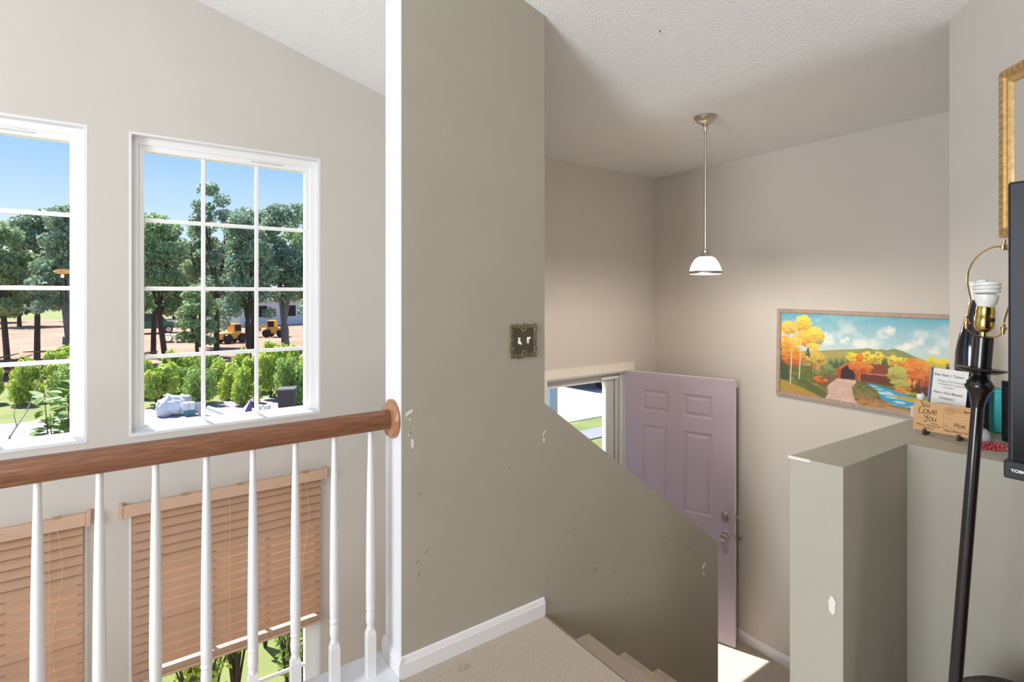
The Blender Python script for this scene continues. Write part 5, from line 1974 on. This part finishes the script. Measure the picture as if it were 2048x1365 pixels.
# building-site machines on the dirt field
YEL = mat('machine_yellow', srgb(226, 170, 70), 0.5)
def loader(px, d, rz, label, arm):
    x, y = px_xy(px, d)
    r_ = empty('wheel_loader', (x, y, GZ + .02), label, 'digger', rot=(0, 0, rz))
    m_ = MB()
    m_.bbox((-1.9, -.7, .55), (.3, .7, 1.35), .08)
    m_.build('engine_body', YEL, r_, local=True)
    m_ = MB()
    m_.bbox((-.3, -.65, 1.3), (.75, .65, 2.45), .06)
    cb = m_.build('cab', YEL, r_, local=True)
    m_ = MB()
    m_.box((-.2, -.67, 1.5), (.65, .67, 2.3)).box((.74, -.5, 1.5), (.77, .5, 2.3))
    m_.build('cab_window', BLACKP, cb, local=True)
    for wx in (-1.25, .75):
        for wy in (-.8, .8):
            m_ = MB()
            m_.lathe([(.30, -.2), (.55, -.2), (.6, -.1), (.6, .1), (.55, .2), (.30, .2)], 20, (wx, wy, .6), axis=1)
            m_.build('wheel', BLACKP, r_, local=True, smooth=True)
    m_ = MB()
    for wy in (-.4, .4):
        m_.tube([(.6, wy, 1.1), (1.5, wy, 1.1 + arm), (2.2, wy, .5 + arm)], .1, 6)
    m_.build('lift_arm', YEL, r_, local=True)
    m_ = MB()
    m_.prism([(2.1, .1 + arm), (2.9, .05 + arm), (2.3, .35 + arm), (2.2, .9 + arm)], -.9, .9, axis=1)
    m_.build('bucket', YEL, r_, local=True)
    r_.scale = (0.55, 0.55, 0.55)
    return r_


loader(466, 37, 0.5, 'yellow wheel loader with black cab glass parked on the dirt', 0.1)
loader(548, 42, 2.6, 'yellow wheel loader with raised bucket farther along the dirt', 0.7)


def car(name, px, d, rz, label, paint, truck=False, xy=None, z=GZ):
    x, y = xy if xy else px_xy(px, d)
    r_ = empty(name, (x, y, z + .02), label, 'car', rot=(0, 0, rz))
    m_ = MB()
    if truck:
        side = [(-2.4, .45), (2.4, .45), (2.45, .95), (1.3, 1.05), (.8, 1.75), (-.6, 1.8), (-.8, 1.05), (-2.4, 1.0)]
    else:
        side = [(-2.2, .35), (2.2, .35), (2.25, .70), (1.9, .82), (1.0, .92), (.45, 1.38), (-1.0, 1.42), (-1.75, .98), (-2.2, .92)]
    m_.prism(side, -.85, .85, axis=1)
    bd_ = m_.build('body', paint, r_, local=True)
    m_ = MB()
    if truck:
        m_.prism([(1.2, 1.08), (.78, 1.68), (-.5, 1.72), (-.7, 1.08)], -.86, .86, axis=1)
    else:
        m_.prism([(.88, .95), (.42, 1.32), (-.95, 1.35), (-1.5, 1.0)], -.86, .86, axis=1)
    m_.build('side_glass', mat('car_glass_%s_%d' % (name, int(d)), srgb(40, 46, 54), 0.1), bd_, local=True)
    for wx in (-1.4, 1.4):
        for wy in (-.82, .82):
            m_ = MB()
            m_.lathe([(.22, -.10), (.31, -.10), (.33, -.06), (.33, .06), (.31, .10), (.22, .10)], 24, (wx, wy, .33), axis=1)
            wh = m_.build('wheel', BLACKP, r_, local=True, smooth=True)
            m_ = MB()
            m_.lathe([(.21, -.105), (.21, .105)], 20, (wx, wy, .33), axis=1)
            for q in range(5):
                a = q * 2 * PI / 5
                m_.tube([(wx, wy - .11, .33), (wx + .18 * math.cos(a), wy - .11, .33 + .18 * math.sin(a))], .03, 5)
            m_.build('rim', SATIN, wh, local=True)
    return r_


PIPEC = mat('concrete_pipe_grey', srgb(176, 182, 192), 0.8)
for k, px in enumerate((336, 360, 384)):
    x, y = px_xy(px, 37.5)
    m = MB()
    n = 24
    ring = [(0.30, -0.6), (0.30, 0.6), (0.24, 0.6), (0.24, -0.6), (0.30, -0.6)]
    m.lathe(ring, n, (x, y, GZ + 0.32), axis=1, caps=False)
    m.build('concrete_pipe', PIPEC, smooth=True, label='short grey concrete pipe lying on the dirt field', cat='pipe', group='concrete pipes on the dirt field')
car('pickup_truck', 296, 46, 0.1, 'green pickup truck parked on the dirt field', mat('truck_green', srgb(40, 110, 90), 0.3), True)
car('parked_car', 0, 20, 0.10, 'dark blue-grey car parked on the driveway beyond the front door', mat('car_navy', srgb(58, 66, 86), 0.25), xy=(14.85, 14.55))

# house beyond the field
hx, hy = px_xy(545, 62)
hs = empty('distant_house', (hx, hy, GZ), 'pale house with grey gable roof beyond the dirt field', 'house', rot=(0, 0, R(20)))
m = MB()
m.box((-6, -4, 0), (6, 4, 2.8))
hw_ = m.build('wall', mat('house_siding', srgb(206, 212, 218), 0.8), hs, local=True)
m = MB()
m.prism([(-4.5, 2.8), (4.5, 2.8), (0, 5.2)], -6.4, 6.4, axis=0)
m.build('roof', mat('house_roof', srgb(150, 146, 150), 0.9), hs, local=True)
for k in range(3):
    m = MB()
    m.box((-4.2 + 3.4 * k, -4.06, 1.0), (-3.0 + 3.4 * k, -3.98, 2.2))
    m.build('window', BLACKP, hs, local=True)

# blue-grey porch post seen through the storm door
pp = empty('porch_post', (3.305, 4.03, -1.26), 'blue-grey square porch post on the front stoop', 'post')
BLUEG = mat('blue_grey_paint', srgb(120, 146, 170), 0.5)
m = MB()
m.bbox((3.258, 3.983, -1.262), (3.352, 4.077, 1.42), 0.005)
m.build('shaft', BLUEG, pp)
m = MB()
m.bbox((3.235, 3.96, -1.262), (3.375, 4.10, -1.14), 0.006).bbox((3.24, 3.965, 1.40), (3.37, 4.095, 1.46), 0.006)
m.build('collar', BLUEG, pp)
